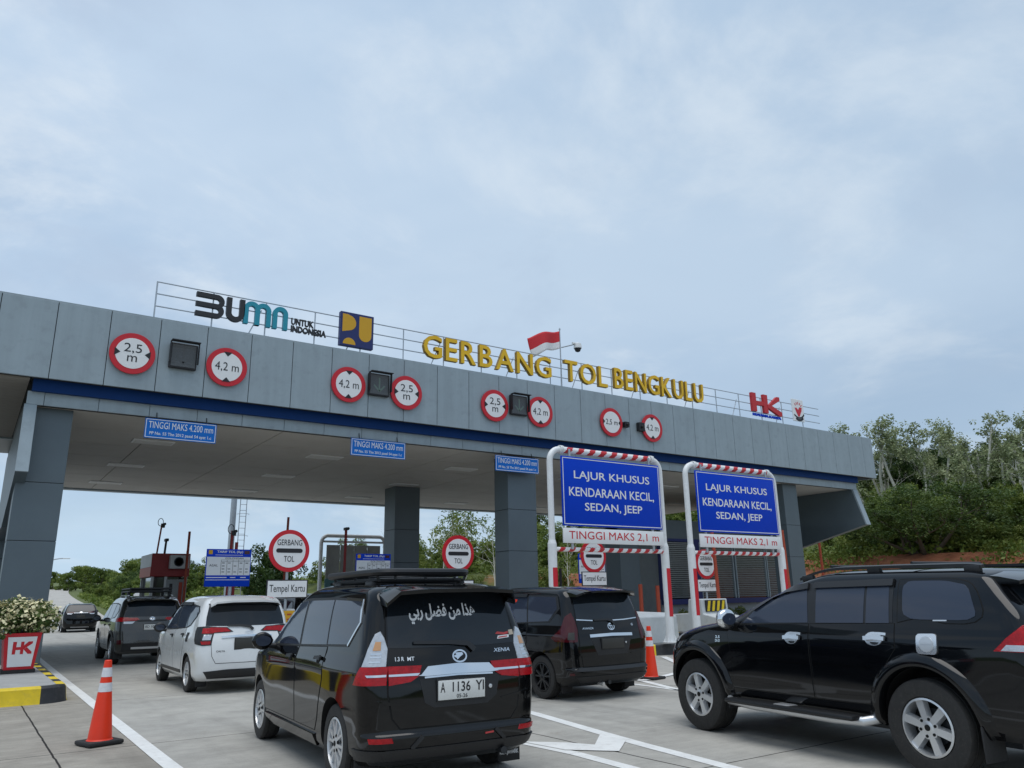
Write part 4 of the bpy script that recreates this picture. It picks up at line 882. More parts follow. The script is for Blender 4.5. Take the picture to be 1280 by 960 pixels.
    mb = MB(); c.text_geo(mb, 'L', '2.5', (1.13, 1.005), .07, .028, bold=.03); c.text_geo(mb, 'L', 'DI-D', (1.13, .965), .08, .028, bold=.03); mb.build('badge', 'chrome', c.root)
    c.patch('windscreen', 'F', [(-.70, 1.20), (.70, 1.20), (.62, 1.50), (.55, 1.65), (-.55, 1.65), (-.62, 1.50)], 'tint_glass', .004, .06)
    c.mirror(.72, 1.20, .90, 'chrome', sc=1.12); c.wheels('thick', 'silver', 6); c.under(.5); front_end(c, .55, .95, 1.05, 2.1, .8)
    g = c.patch('tailgate', 'B', [(-.60, .62), (-.66, 1.0), (-.64, 1.25), (-.58, 1.63), (.58, 1.63), (.64, 1.25), (.66, 1.0), (.60, .62)], c.paint, .004, .07)
    c.patch('rear_window', 'B', [(-.60, 1.24), (.60, 1.24), (.55, 1.60), (-.55, 1.60)], 'rear_glass', .007, .06, g); plate(c, (0, .93), .43, .14, [], 'plate_dark', 'sign_black', g)
    spoiler(c, [(-.62, -1.88, 1.575), (-.4, -1.84, 1.61), (.4, -1.84, 1.61), (.62, -1.88, 1.575)], [(-.63, -2.20, 1.515), (-.4, -2.26, 1.555), (.4, -2.26, 1.555), (.63, -2.20, 1.515)], c.paint)
    mb = MB(); mb.tube([(-.5, -.3, 1.705), (.5, -.3, 1.705)], .014, 8); mb.tube([(-.5, -1.2, 1.70), (.5, -1.2, 1.70)], .014, 8); mb.build('roof_bar', 'black_plastic', c.root, 40)
    return c

RUSH = dict(PAJ, zmap=lambda z: z, ymap=lambda y: y, len=4.44, axle=(1.3425, -1.3425), belt=1.04, roof=1.68, tyre_r=.345, tyre_w=.215, rim_r=.215, track=1.66, well=.395, crown=.05, swell=.025, levels=[
    (.26, 1.98, -2.02, .74, .32, .22, .12, .08), (.34, 2.08, -2.13, .80, .34, .24, .13, .09), (.50, 2.12, -2.16, .822, .36, .24, .13, .09), (.70, 2.11, -2.14, .835, .38, .22, .14, .09), (.84, 2.07, -2.12, .84, .40, .20, .14, .08), (.95, 1.98, -2.09, .838, .44, .20, .15, .08), (1.02, 1.72, -2.07, .832, .44, .20, .15, .08), (1.07, 1.38, -2.05, .824, .42, .20, .15, .08), (1.12, 1.10, -2.02, .81, .32, .20, .14, .08),
    (1.27, .82, -1.95, .765, .26, .19, .12, .07), (1.42, .52, -1.88, .72, .24, .19, .11, .07), (1.53, .28, -1.82, .68, .24, .2, .10, .06), (1.60, .1, -1.76, .635, .26, .2, .1, .06), (1.64, -.06, -1.69, .565, .26, .22, .1, .05), (1.662, -.2, -1.6, .45, .24, .2, .08, .04), (1.673, -.3, -1.45, .25, .14, .12, .04, .02), (1.676, -.4, -1.3, .03, .01, .01, 0, 0)])
def generic_suv(name, P, paint, loc, yaw, label, rack=False, white_plate=True, garnish='chrome', lamps='lamp_red', top=1.0):
    c = Car(name, P, paint, loc, yaw, label, 'suv'); b = P['belt']
    for sg in (-1, 1):
        side = 'L' if sg < 0 else 'R'
        D = doors_of(c, sg, [('f', [(.95, .44), (.93, .76), (.98, b - .08), (.86, b - .01), (-.12, b + .02), (-.12, .44)]), ('r', [(-.145, .44), (-.145, b + .02), (-.98, b + .05), (-.98, .86), (-.9, .66), (-.82, .44)])], .014)
        glass_side(c, sg, [(.80, b), (.60, b + .2), (.38, b + .36), (.20, b + .43), (-.1, b + .46), (-.98, b + .46), (-1.5, b + .42), (-1.68, b + .25), (-1.45, b + .09), (-.1, b + .025)],
            [('window', [(.75, b + .02), (.55, b + .2), (.35, b + .34), (.18, b + .41), (-.06, b + .435), (-.11, b + .04)], 'f'), ('window', [(-.18, b + .045), (-.14, b + .435), (-.92, b + .435), (-.96, b + .07)], 'r'), ('quarter_window', [(-1.03, b + .08), (-1.0, b + .43), (-1.46, b + .395), (-1.6, b + .25), (-1.42, b + .11)], '')], None, D)
        handle(c, side, .05, b - .11, paint, D['f']); handle(c, side, -.85, b - .09, paint, D['r'])
        sd = 'BL' if sg < 0 else 'BR'; lamp = lambda pts: [(sg * a, bb, zz) for a, bb, zz in pts]
        mb = MB(); c.patch_geo(mb, sd, lamp([(.62, -2.05, b + .0), (.62, -2.03, b + .10), (.74, -1.92, b + .10), (.82, -1.72, b + .08), (.82, -1.78, b + .0)]), .012, .035, 0); c.patch_geo(mb, 'B', [(sg * .63, b + .005), (sg * .63, b + .095), (sg * .34, b + .085), (sg * .28, b + .02)], .013, .035, 0); c.patch_geo(mb, 'B', [(sg * .66, b - .055), (sg * .66, b), (sg * .40, b + .0), (sg * .46, b - .055)], .013, .035, 1); mb.build('tail_lamp', [lamps, 'lamp_clear'], c.root, 30)
        c.patch('rear_reflector', sd, lamp([(.68, -2.08, .50), (.68, -2.08, .60), (.76, -2.0, .60), (.76, -2.0, .50)]), 'lamp_dark_red', .012, .03)
        c.strip('wheel_flare', side, arc(P['axle'][0], P['tyre_r'] + .02, .43, -8, 190, 30), .07, 'black_plastic', .016, rim=0); c.strip('wheel_flare', side, arc(P['axle'][1], P['tyre_r'] + .02, .43, -12, 188, 30), .07, 'black_plastic', .016, rim=0)
        c.strip('roof_rail', 'T', [(sg * .52, .05), (sg * .54, -.3), (sg * .53, -1.45)], .04, 'silver', .05, rim=-.03)
        mudflap(c, sg * .68, -1.75, .20, .2, .34)
    c.patch('windscreen', 'F', [(-.66, b + .09), (.66, b + .09), (.58, b + .4), (.53, b + .52), (-.53, b + .52), (-.58, b + .4)], 'tint_glass', .004, .07)
    c.mirror(.76, b + .06, .87, 'black_plastic'); c.wheels('thick', 'silver', 5); c.under(.4); front_end(c, .5, .88, 1.0, 2.05, .8)
    g = c.patch('tailgate', 'B', [(-.56, .58), (-.62, .86), (-.61, b), (-.56, b + .5), (.56, b + .5), (.61, b), (.62, .86), (.56, .58)], paint, .004, .06)
    c.patch('rear_window', 'B', [(-.64, b + .115), (.64, b + .115), (.62, b + .25), (.54, b + .50), (-.54, b + .50), (-.62, b + .25)], 'rear_glass', .007, .06, g)
    c.strip('garnish', 'B', [(-.35, b + .02), (.35, b + .02)], .035, garnish, .02, g)
    mb = MB(); emblem_ring(c, mb, 'B', (0, b + .06), .055, .036, .012, .024); emblem_ring(c, mb, 'B', (0, b + .062), .02, .03, .012, .024); mb.build('emblem', 'chrome', g, 30)
    if white_plate: plate(c, (.02, b - .145), .42, .13, [('BD 1008', -.04, .012, .28, .06), ('LY', .16, .012, .07, .06)], 'plate_white', 'sign_black', g)
    else: plate(c, (.0, b - .17), .42, .13, [], 'plate_dark', 'sign_black', g)
    c.strip('rear_bumper', 'B', [(-.66, .42), (.66, .42)], .20, 'black_plastic', .02); c.strip('bumper_guard', 'B', [(-.45, .40), (.45, .40)], .05, 'silver', .035)
    spoiler(c, [(-.58, -1.64, P['roof'] - .10), (-.4, -1.58, P['roof'] - .045), (.4, -1.58, P['roof'] - .045), (.58, -1.64, P['roof'] - .10)], [(-.60, -1.92, b + .48), (-.42, -1.99, b + .535), (.42, -1.99, b + .535), (.60, -1.92, b + .48)], paint)
    if rack:
        mb = MB(); z = P['roof'] + .10
        for x in (-.50, .50): mb.tube([(x, .0, z), (x, -1.45, z)], .022, 8); mb.tube([(x, .0, z + .07), (x, -1.45, z + .07)], .022, 8)
        for y in (0, -1.45): mb.tube([(-.5, y, z), (.5, y, z)], .022, 8); mb.tube([(-.5, y, z + .07), (.5, y, z + .07)], .028, 8)
        for i in range(8): mb.bev((-.5, -1.35 + i * .17, z - .012), (.5, -1.29 + i * .17, z + .01), .004)
        for x in (-.5, 0, .5):
            for y in (0, -1.45): mb.tube([(x, y, z), (x, y, z + .07)], .014, 6)
        for x in (-.5, .5):
            for y in (-.2, -1.2): mb.bev((x - .04, y - .06, P['roof'] - .10), (x + .04, y + .06, z), .01)
        mb.build('roof_rack', 'black_plastic', c.root, 40)
    return c
cars = [build_xenia(), build_avanza(), build_sigra(), build_pajero()]
cars.append(generic_suv('suv', RUSH, 'bronze_paint', (4.15, 24.35, 0), R(-1), 'dark bronze SUV with a flat black roof rack, stopped ahead of the white minivan', rack=True, garnish='black_plastic'))
cars.append(generic_suv('suv', dict(PAJ, track=1.72, ymap=lambda y: y), 'black_paint', (5.75, 53.0, -.12), R(-3), 'small far black SUV driving away on the road beyond the toll gate', white_plate=False, lamps='lamp_dark_red', garnish='galvanised'))
# ------------------------------------------------------------------ ground, hill, roads
HL = [(90, 420), (30, 150), (16, 95), (24, 66), (38, 45), (43.5, 25), (46, -10), (52, -60), (70, -200)]     # foot of the slope
def hill_d(x, y):
    """signed distance beyond the foot line (positive = uphill side)"""
    x = np.asarray(x, float); y = np.asarray(y, float); best = np.full(x.shape, 1e9); sg = np.ones(x.shape)
    for (ax, ay), (bx, by) in zip(HL[:-1], HL[1:]):
        ex, ey = bx - ax, by - ay; t = np.clip(((x - ax) * ex + (y - ay) * ey) / (ex * ex + ey * ey), 0, 1)
        d = np.hypot(x - ax - t * ex, y - ay - t * ey); c = ex * (y - ay) - ey * (x - ax)
        m = d < best; best = np.where(m, d, best); sg = np.where(m, np.where(c > 0, 1, -1), sg)
    return best * sg
def sstep(a, b, x): t = np.clip((x - a) / (b - a), 0, 1); return t * t * (3 - 2 * t)
def vnoise(x, y, s, seed=0):
    return (np.sin(x / s * 1.7 + seed) * np.cos(y / s * 1.3 + seed * 2.1) + np.sin(x / s * .77 - y / s * 1.1 + seed * .7) + .5 * np.sin(x / s * 3.1 + y / s * 2.3 + seed)) / 2.5
def road_h(y): y = np.asarray(y, float); return np.where(y > 60, .026 * (y - 60) * sstep(60, 110, y), 0) - .10 * sstep(40, 54, y) * (1 - sstep(60, 75, y))
def road_x(y): y = np.asarray(y, float); t = np.maximum(y - 60, 0); return 5.0 + .05 * t + .00012 * t * t
def terrain_h(x, y):
    d = hill_d(x, y); far = sstep(40, 110, np.asarray(y, float)); fx = 1 - .9 * far
    h = sstep(.3, 6.0, d) * 3.5 * (1 - .6 * sstep(70, 110, np.asarray(y, float))) + sstep(8, 42, d) * 9.5 * fx + sstep(60, 160, d) * 9 * fx
    h += sstep(1, 6, d) * vnoise(x, y, 7, 1) * .35 + sstep(10, 40, d) * vnoise(x, y, 22, 3) * 1.3
    flat = -.06 - .04 * sstep(0, -3, d)
    return np.where(d > 0, h, 0) + flat + np.where(np.asarray(y) > 60, road_h(y) - .12 * sstep(60, 70, y), 0)
def grid_obj(name, xs, ys, hf, mats, **kw):
    X, Y = np.meshgrid(xs, ys); Z = hf(X, Y); nx = len(xs); v = np.stack([X, Y, Z], -1).reshape(-1, 3)
    f = [(j * nx + i, j * nx + i + 1, (j + 1) * nx + i + 1, (j + 1) * nx + i) for j in range(len(ys) - 1) for i in range(nx - 1)]
    mb = MB(); mb.add(v.tolist(), f); o = mb.build(name, mats, smooth=80, **kw); return o, X, Y
xs = np.unique(np.concatenate([np.linspace(-2500, -60, 20), np.linspace(-60, 0, 21), np.linspace(0, 130, 90), np.linspace(130, 400, 25), np.linspace(400, 2500, 12)]))
ys = np.unique(np.concatenate([np.linspace(-2500, -80, 16), np.linspace(-80, 0, 20), np.linspace(0, 140, 90), np.linspace(140, 460, 30), np.linspace(460, 3000, 14)]))
go, GX, GY = grid_obj('ground', xs, ys, terrain_h, 'hill_ground', kind='structure')
gd = hill_d(GX, GY).ravel(); bare = sstep(.2, 1.2, gd) * (1 - sstep(6.5, 10.5, gd)) * .85 * (1 - sstep(48, 62, GY.ravel()))
at = go.data.attributes.new('bare', 'FLOAT', 'POINT'); at.data.foreach_set('value', bare.astype(np.float32))
def sheet(name, poly, z, m, **kw):
    mb = MB(); mb.add([(a, b, z) for a, b in poly], [tuple(range(len(poly)))]); return mb.build(name, m, **kw)
def subdiv_rect(name, x0, x1, y0, y1, z, m, **kw): return sheet(name, [(x0, y0), (x1, y0), (x1, y1), (x0, y1)], z, m, **kw)
subdiv_rect('road', 1.86, 41, -40, 62, 0.0, 'road_concrete', kind='structure')
subdiv_rect('pavement', -26, 1.855, -40, 62, -.002, 'shoulder_concrete', kind='structure')
# the carriageway climbing away beyond the gate
mb = MB(); yy = list(np.arange(62, 140, 4)) + list(np.arange(140, 400, 14)); vs = []
for y in yy:
    xc = float(road_x(y)); w = 5.2; h = float(road_h(y)) + .03
    vs += [(xc - w - 9 * max(0, 1 - (y - 62) / 40), y, h), (xc + w, y, h)]
mb.add(vs, [(2 * i, 2 * i + 1, 2 * i + 3, 2 * i + 2) for i in range(len(yy) - 1)]); mb.build('road', 'far_concrete', smooth=60, kind='structure')
# painted lines
pm = MB()
def line(pts, w, z=.004):
    pts = [Vector((a, b, 0)) for a, b in pts]
    for a, b in zip(pts[:-1], pts[1:]):
        t = (b - a).normalized(); n = Vector((-t.y, t.x, 0)) * w / 2
        pm.add([(p.x, p.y, z) for p in (a - n, b - n, b + n, a + n)], [(0, 1, 2, 3)])
line([(1.72, -12), (1.83, 8.6), (1.94, 18.6), (2.14, 32)], .15)
# chevron area between the first two lanes
line([(6.75, 14.0), (6.36, 8.85), (6.04, 7.14), (5.90, 6.33), (5.72, 5.0), (5.2, 1.6)], .15)
pm.add([(p[0], p[1], .008) for p in [(6.02, 7.1), (5.51, 6.6), (5.47, 6.19), (5.94, 6.6)]], [(0, 1, 2, 3)])
pm.add([(p[0], p[1], .0085) for p in [(5.04, 7.25), (5.11, 6.58), (5.47, 6.19), (5.51, 6.6), (5.37, 6.87), (5.2, 7.06)]], [(0, 1, 2, 3, 4, 5)])
line([(4.95, 14.0), (4.98, 7.9), (5.05, 7.0), (5.09, 6.4), (5.05, 5.6), (4.9, 3.5), (4.88, 1.5)], .14)
for k in range(3):
    y = 9.6 + k * 1.7; pm.add([(5.05, y, .008), (5.75, y - .8, .008), (5.75, y - .45, .008), (5.05, y + .35, .008)], [(0, 1, 2, 3)]); pm.add([(6.42, y, .008), (5.75, y - .8, .008), (5.75, y - .45, .008), (6.42, y + .35, .008)], [(3, 2, 1, 0)])
line([(11.3, 13.8), (10.05, 10.6), (9.55, 9.3), (9.2, 7.5), (8.8, 3)], .13)
line([(9.75, 13.8), (9.60, 10), (9.05, 5)], .10)
line([(14.2, 14.3), (12.2, 11.5), (10.3, 10.75), (10.0, 10.75)], .16, .012)
for x in (16.3, 18.9): line([(x, 8), (x, 14)], .12)
pm.build('road_marking', 'road_paint', kind='structure')

# ------------------------------------------------------------------ islands
def island(x0, x1, y0, y1, label, h=.25, round_r=.45, seg=.85, group='kerbed islands between the toll lanes', left_open=False, ph=.2):
    root = empty('traffic_island', ((x0 + x1) / 2, y0, 0), 0, label, 'traffic island', group); ox, oy = (x0 + x1) / 2, y0
    r = round_r; p = []
    p += arc(x1 - r, y0 + r, r, -90, 0, 6)
    p = arc(x0 + r, y0 + r, r, 180, 270, 6) + p if not left_open else [(x0, y0)] + p
    path = [(x0, y1)] + p + [(x1, y1)] if not left_open else p + [(x1, y1)]
    pts = [Vector((a, b, 0)) for a, b in path]; q = []; acc = 0.0
    for a, b in zip(pts[:-1], pts[1:]):
        n = max(1, int((b - a).length / .12 + .5))
        for i in range(n): q.append((a + (b - a) * i / n, acc + (b - a).length * i / n))
        acc += (b - a).length
    q.append((pts[-1], acc)); kb = MB(); vs = []
    for i, (c, s_) in enumerate(q):
        t = (q[min(i + 1, len(q) - 1)][0] - q[max(i - 1, 0)][0]).normalized(); n = Vector((-t.y, t.x, 0))      # inward
        for dx_, z in ((-.02, -.02), (0, .03), (.025, h - .03), (.05, h), (.17, h + .003), (.17, -.02)): pnt = c + n * dx_; vs.append((pnt.x - ox, pnt.y - oy, z))
    fs = []; ms = []
    for i in range(len(q) - 1):
        for j in range(5): a = i * 6 + j; fs.append((a, a + 6, a + 7, a + 1)); ms.append(int((q[i][1] + ph) / seg) % 2 if q[i][0].y < y0 + 9 else 2)
    kb.add(vs, fs, ms); kb.build('kerb', ['kerb_yellow', 'kerb_black', 'kerb_grey'], root, 30)
    tp = MB(); inner = [(c.x - ox, c.y - oy) for c, _ in q]; cx_ = 0; tp.add([(a * (1 - .17 / ((x1 - x0) / 2)) if not left_open else a - .165 * (a > (x1 - x0) / 2 - .8), max(b, .165), h) for a, b in inner] + ([(-(x1 - x0) / 2, y1 - y0, h)] if left_open else []), [tuple(range(len(inner) + (1 if left_open else 0)))]); tp.build('slab', 'kerb_grey', root)
    return root
island(-9, 1.62, 14.75, 40, 'yellow and black kerbed island at the left with the flower planter on it', .25, .40, .55, left_open=True, ph=.32)
island(5.15, 6.75, 17.4, 40, 'kerbed toll island carrying the red booth and the first round sign')
island(9.75, 11.55, 14.4, 40, 'kerbed toll island between the second and third lanes behind the black minivan')
island(14.2, 16.25, 14.7, 40, 'kerbed toll island under the middle column with two white gantry posts on its nose', ph=1.05)
island(19.4, 21.4, 14.9, 40, 'kerbed toll island furthest to the right, behind the big black SUV')

# concrete crash blocks on the island noses
def crash_block(x, y, w, label, kind):
    root = empty('crash_block', (x, y, .25), 0, label, 'concrete barrier', 'concrete crash blocks on the toll islands')
    mb = MB(); prof = [(0, 0), (0, .44), (.76, .58), (.80, 1.04), (1.35, 1.04), (1.40, .60), (3.0, .52), (3.4, 0)] if kind != 'wall' else [(0, 0), (.06, .66), (.3, .74), (2.6, .78), (4.5, .78), (4.6, 0)]
    mb.prism(prof, (-w / 2, 0, 0), Y3, Z3, (-1, 0, 0), w); o = mb.build('concrete_block', 'concrete_pale', root)
    md = o.modifiers.new('bevel', 'BEVEL'); md.width = .03; md.segments = 2
    if kind == 'stripes':
        p = MB(); p.bev((-w * .38, .74, .64), (w * .38, .775, 1.0), .004, 1)
        
        for i in range(4):
            x0 = -w * .34 + i * w * .18; p.prism([(x0, .66), (x0 + w * .09, .66), (x0 + w * .15, .98), (x0 + w * .06, .98)], (0, .736, 0), X3, Z3, FRONT, .003, 0)
        p.build('hazard_board', ['kerb_yellow', 'sign_black'], root)
    if kind == 'yellow':
        p = MB(); p.bev((-w * .45, .70, .58), (w * .45, .735, 1.0), .004, 0)
        for r_ in range(3):
            for k in range(5): p.mm((-w * .38 + k * w * .16, .696, .90 - r_ * .11), (-w * .38 + k * w * .16 + w * .11, .701, .935 - r_ * .11), 1)
        p.build('yellow_board', ['logo_yellow', 'rust_red'], root)
    return root
crash_block(6.05, 17.75, .95, 'white concrete crash block with a yellow board, partly behind the white minivan', 'yellow')
crash_block(14.95, 15.05, 1.3, 'low pale concrete barrier wall at the foot of the white gantry posts', 'wall')
crash_block(20.35, 17.2, 1.25, 'pale concrete crash block with a black and yellow striped board', 'stripes')
crash_block(10.75, 16.6, 1.2, 'pale concrete crash block hidden mostly behind the black minivan with black wheels', 'plain')

# ------------------------------------------------------------------ toll gate canopy
FY = 20.10; BY = 20.50                                                # fascia front, beam front
gate = empty('toll_gate', (0, 0, 0), 0, 'wide grey toll gate canopy on square columns with a dark blue band under the fascia', 'toll gate')
fb = MB(); X0, X1, Z0, Z1 = -7.0, 34.55, 6.50, 8.36
fb.mm((X0 + .02, FY + .03, Z0 + .02), (X1 - .02, FY + .40, Z1 - .03), 1)
x = -0.16 - 1.13 * 6
while x < X1:
    a, b = max(x, X0), min(x + 1.13, X1)
    if b - a > .1: fb.bev((a + .008, FY, Z0), (b - .008, FY + .06, Z1), .006, 0)
    x += 1.13
y = FY + .065
while y < 35.6: fb.bev((X1 - .06, y + .008, Z0), (X1, min(y + 1.13, 35.7) - .008, Z1), .006, 0); y += 1.13
fb.mm((X0, FY + .005, Z1), (X1, FY + .55, Z1 + .04), 0)
fb.build('fascia', ['grey_cladding', 'dark_joint'], gate)
rf = MB(); rf.mm((X0 + .1, FY + .45, 7.2), (X1 - .1, 35.6, 7.3)); rf.build('roof_deck', 'grey_column', gate)
bb = MB(); bb.mm((.70, FY + .25, 6.24), (33.40, BY + .3, 6.56)); bb.build('blue_band', 'blue_band', gate)
lb = MB(); lb.mm((.66, BY + .02, 5.96), (33.38, BY + .25, 6.245), 1)
x = -0.16
while x < 33.4:
    a, b = max(x, .62), min(x + 1.13, 33.42)
    if b - a > .1: lb.bev((a + .005, BY - .02, 5.94), (b - .005, BY + .05, 6.25), .004, 0)
    x += 1.13
lb.build('lower_beam', ['grey_cladding', 'dark_joint'], gate)
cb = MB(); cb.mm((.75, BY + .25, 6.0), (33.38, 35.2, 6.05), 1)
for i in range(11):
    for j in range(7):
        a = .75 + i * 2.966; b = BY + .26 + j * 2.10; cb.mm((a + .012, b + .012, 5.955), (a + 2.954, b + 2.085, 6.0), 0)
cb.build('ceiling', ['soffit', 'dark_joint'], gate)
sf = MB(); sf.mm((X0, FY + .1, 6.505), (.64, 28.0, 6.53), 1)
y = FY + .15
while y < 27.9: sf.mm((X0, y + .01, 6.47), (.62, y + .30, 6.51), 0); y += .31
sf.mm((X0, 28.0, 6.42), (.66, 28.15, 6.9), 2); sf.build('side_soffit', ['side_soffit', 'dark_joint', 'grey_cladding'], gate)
be = MB(); be.mm((.75, 35.2, 5.9), (33.4, 35.6, 7.2)); be.build('rear_beam', 'grey_cladding', gate)
for i in range(6):
    for j in range(3):
        lx, ly = 3.95 + i * 5.15, 23.9 + j * 4.55
        l_ = MB(); l_.bev((lx - .55, ly - .28, 5.925), (lx + .55, ly + .28, 5.957), .006, 0); l_.mm((lx - .50, ly - .23, 5.920), (lx + .50, ly + .23, 5.927), 1); l_.build('ceiling_light', ['white_metal', 'lamp_panel'], gate)
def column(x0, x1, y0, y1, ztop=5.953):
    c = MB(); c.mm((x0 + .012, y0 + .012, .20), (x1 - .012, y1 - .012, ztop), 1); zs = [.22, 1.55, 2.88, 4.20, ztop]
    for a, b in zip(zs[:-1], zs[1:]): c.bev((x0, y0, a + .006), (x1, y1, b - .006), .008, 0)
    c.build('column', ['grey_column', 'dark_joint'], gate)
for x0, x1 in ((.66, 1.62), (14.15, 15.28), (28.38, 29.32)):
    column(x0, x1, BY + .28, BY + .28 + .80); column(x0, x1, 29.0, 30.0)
# slanted wing walls hanging at both ends
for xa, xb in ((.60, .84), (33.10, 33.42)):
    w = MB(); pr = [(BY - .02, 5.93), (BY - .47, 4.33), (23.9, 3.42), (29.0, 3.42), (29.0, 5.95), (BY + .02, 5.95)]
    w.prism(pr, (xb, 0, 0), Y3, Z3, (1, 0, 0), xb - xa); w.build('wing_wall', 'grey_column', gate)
    w = MB(); w.prism([(BY - .03, 5.935), (BY - .48, 4.325), (BY - .42, 4.315), (BY + .05, 5.935)], (xb + .006, 0, 0), Y3, Z3, (1, 0, 0), xb - xa + .012); w.build('wing_trim', 'grey_cladding', gate)
# ------------------------------------------------------------------ sign rail on the roof edge
SY = 20.75
rail = empty('sign_rail', (0, 0, 0), 0, 'thin grey steel rail frame standing along the top edge of the canopy', 'railing')
r_ = MB()
for z in (9.60, 9.27, 8.93): r_.tube([(3.13, SY, z), (31.6, SY, z)], .018, 6)
r_.build('rail', 'galvanised', rail)
k = 0; x = 3.13
while x < 31.7:
    p = MB(); p.tube([(x, SY, 8.3), (x, SY, 9.61)], .02, 6)
    if k % 2 == 0 and k: p.tube([(x - .12, SY + .02, 9.35), (x - .55, SY + .05, 8.32)], .016, 6)
    p.build('post', 'galvanised', rail); x += 28.47 / 19.9; k += 1
LY = SY - .10
# lettering on the rail
t = empty('lettering_sign', (17.2, LY, 8.8), 0, 'big gold raised letters reading GERBANG TOL BENGKULU along the roof rail', 'lettering')
def letters(word, x0, x1, zb, zt, mats, root, depth=.14, y=LY, bold=.012):
    wd = [text_geo(c_, bold)[2][0] for c_ in word]; gap = .13; tot = sum(wd) + gap * (len(word) - 1); sc = (x1 - x0) / tot; cx = x0
    base = root.location
    for c_, w_ in zip(word, wd):
        mb = MB(); mb.text(c_, (cx + w_ * sc / 2 - base.x, y - base.y, (zb + zt) / 2 - base.z), w_ * sc, zt - zb, depth=depth, mi=0, side_mi=1, bold=bold); mb.build('letter', mats, root); cx += (w_ + gap) * sc
letters('GERBANG', 10.95, 16.0, 8.80, 9.55, ['gold', 'gold_dark'], t); letters('TOL', 16.60, 18.60, 8.83, 9.60, ['gold', 'gold_dark'], t); letters('BENGKULU', 18.95, 23.75, 8.88, 9.66, ['gold', 'gold_dark'], t)
# dark and teal company wordmark: three-barred B, U, then teal M and N
t = empty('wordmark_sign', (5.4, LY, 8.8), 0, 'dark and teal BUMN wordmark with two small black lines of text on the roof rail', 'sign')
def stroke(mb, pts, w, y0, depth, mi=0):
    pts = [Vector((a, b)) for a, b in pts]; L_, R_ = [], []
    for i, p in enumerate(pts):
        t_ = (pts[min(i + 1, len(pts) - 1)] - pts[max(i - 1, 0)]).normalized(); n = Vector((-t_.y, t_.x)) * w / 2; L_.append(p + n); R_.append(p - n)
    for i in range(len(pts) - 1):
        q = [L_[i], R_[i], R_[i + 1], L_[i + 1]]; mb.prism([(a.x, a.y) for a in q], (0, y0, 0), X3, Z3, FRONT, depth, mi)
bw = MB(); z0, z1 = 8.86 - 8.8, 9.52 - 8.8; q = (z1 - z0) / 4; b0 = 4.11 - 5.4; hw_ = .062; xr = b0 + .73 - hw_
ra = (z1 - hw_ - (z0 + hw_)) / 4
stroke(bw, [(b0, z1 - hw_), (xr - ra, z1 - hw_)] + arc(xr - ra, z1 - hw_ - ra, ra, 80, -90, 10) + [(b0, z0 + hw_ + 2 * ra)], hw_ * 2, 0, .12)
stroke(bw, [(b0 + .2, z0 + hw_ + 2 * ra), (xr - ra, z0 + hw_ + 2 * ra)] + arc(xr - ra, z0 + hw_ + ra, ra, 80, -90, 10) + [(b0, z0 + hw_)], hw_ * 2, .004, .12)
u0, u1 = 4.97 - 5.4, 5.32 - 5.4; ru = (u1 - u0) / 2
stroke(bw, [(u0, z1), (u0, z0 + ru + .06)] + arc((u0 + u1) / 2, z0 + ru + .06, ru, 190, 350, 12) + [(u1, z0 + ru + .06), (u1, z1)], .135, 0, .12)
bw.build('dark_letters', 'charcoal', t)
bt = MB()
for i, (la, lb_) in enumerate(((5.43, 5.74), (5.745, 6.055), (6.235, 6.535))):
    la -= 5.4; lb_ -= 5.4; rl = (lb_ - la) / 2; stroke(bt, [(la, z0), (la, z1 - rl - .06)] + arc((la + lb_) / 2, z1 - rl - .06, rl, 170, 10, 12) + [(lb_, z1 - rl - .06), (lb_, z0)], .125, .002 * i, .12)
bt.build('teal_letters', 'teal', t)
bs = MB(); bs.text('UNTUK', (7.03 - 5.4, 0, 9.16 - 8.8), .66, .20, depth=.05, bold=.03); bs.text('INDONESIA', (7.22 - 5.4, 0, 8.94 - 8.8), 1.04, .20, depth=.05, bold=.03); bs.build('small_text', 'charcoal', t)
# square blue and yellow emblem board
t = empty('emblem_board', (8.69, LY, 8.71), 0, 'square navy board with yellow rounded shapes between the wordmark and the gold letters', 'sign')
e = MB(); e.bev((-.53, -.02, 0), (.53, .14, 1.05), .01); e.build('board', 'navy', t)
e = MB(); y_ = -.024
e.prism([(-.47, .98)] + [(-.30, .98)] + arc(-.28, .72, .24, 80, -80, 12) + [(-.47, .42)], (0, y_, 0), X3, Z3, FRONT, .03)
e.prism([(.06, .98), (.46, .98), (.46, .42)] + arc(.26, .40, .20, 0, -180, 12) + [(.06, .42)], (0, y_, 0), X3, Z3, FRONT, .03)
e.prism(arc(-.24, .05, .20, 0, 180, 12), (0, y_, 0), X3, Z3, FRONT, .03); e.build('emblem', 'logo_yellow', t)
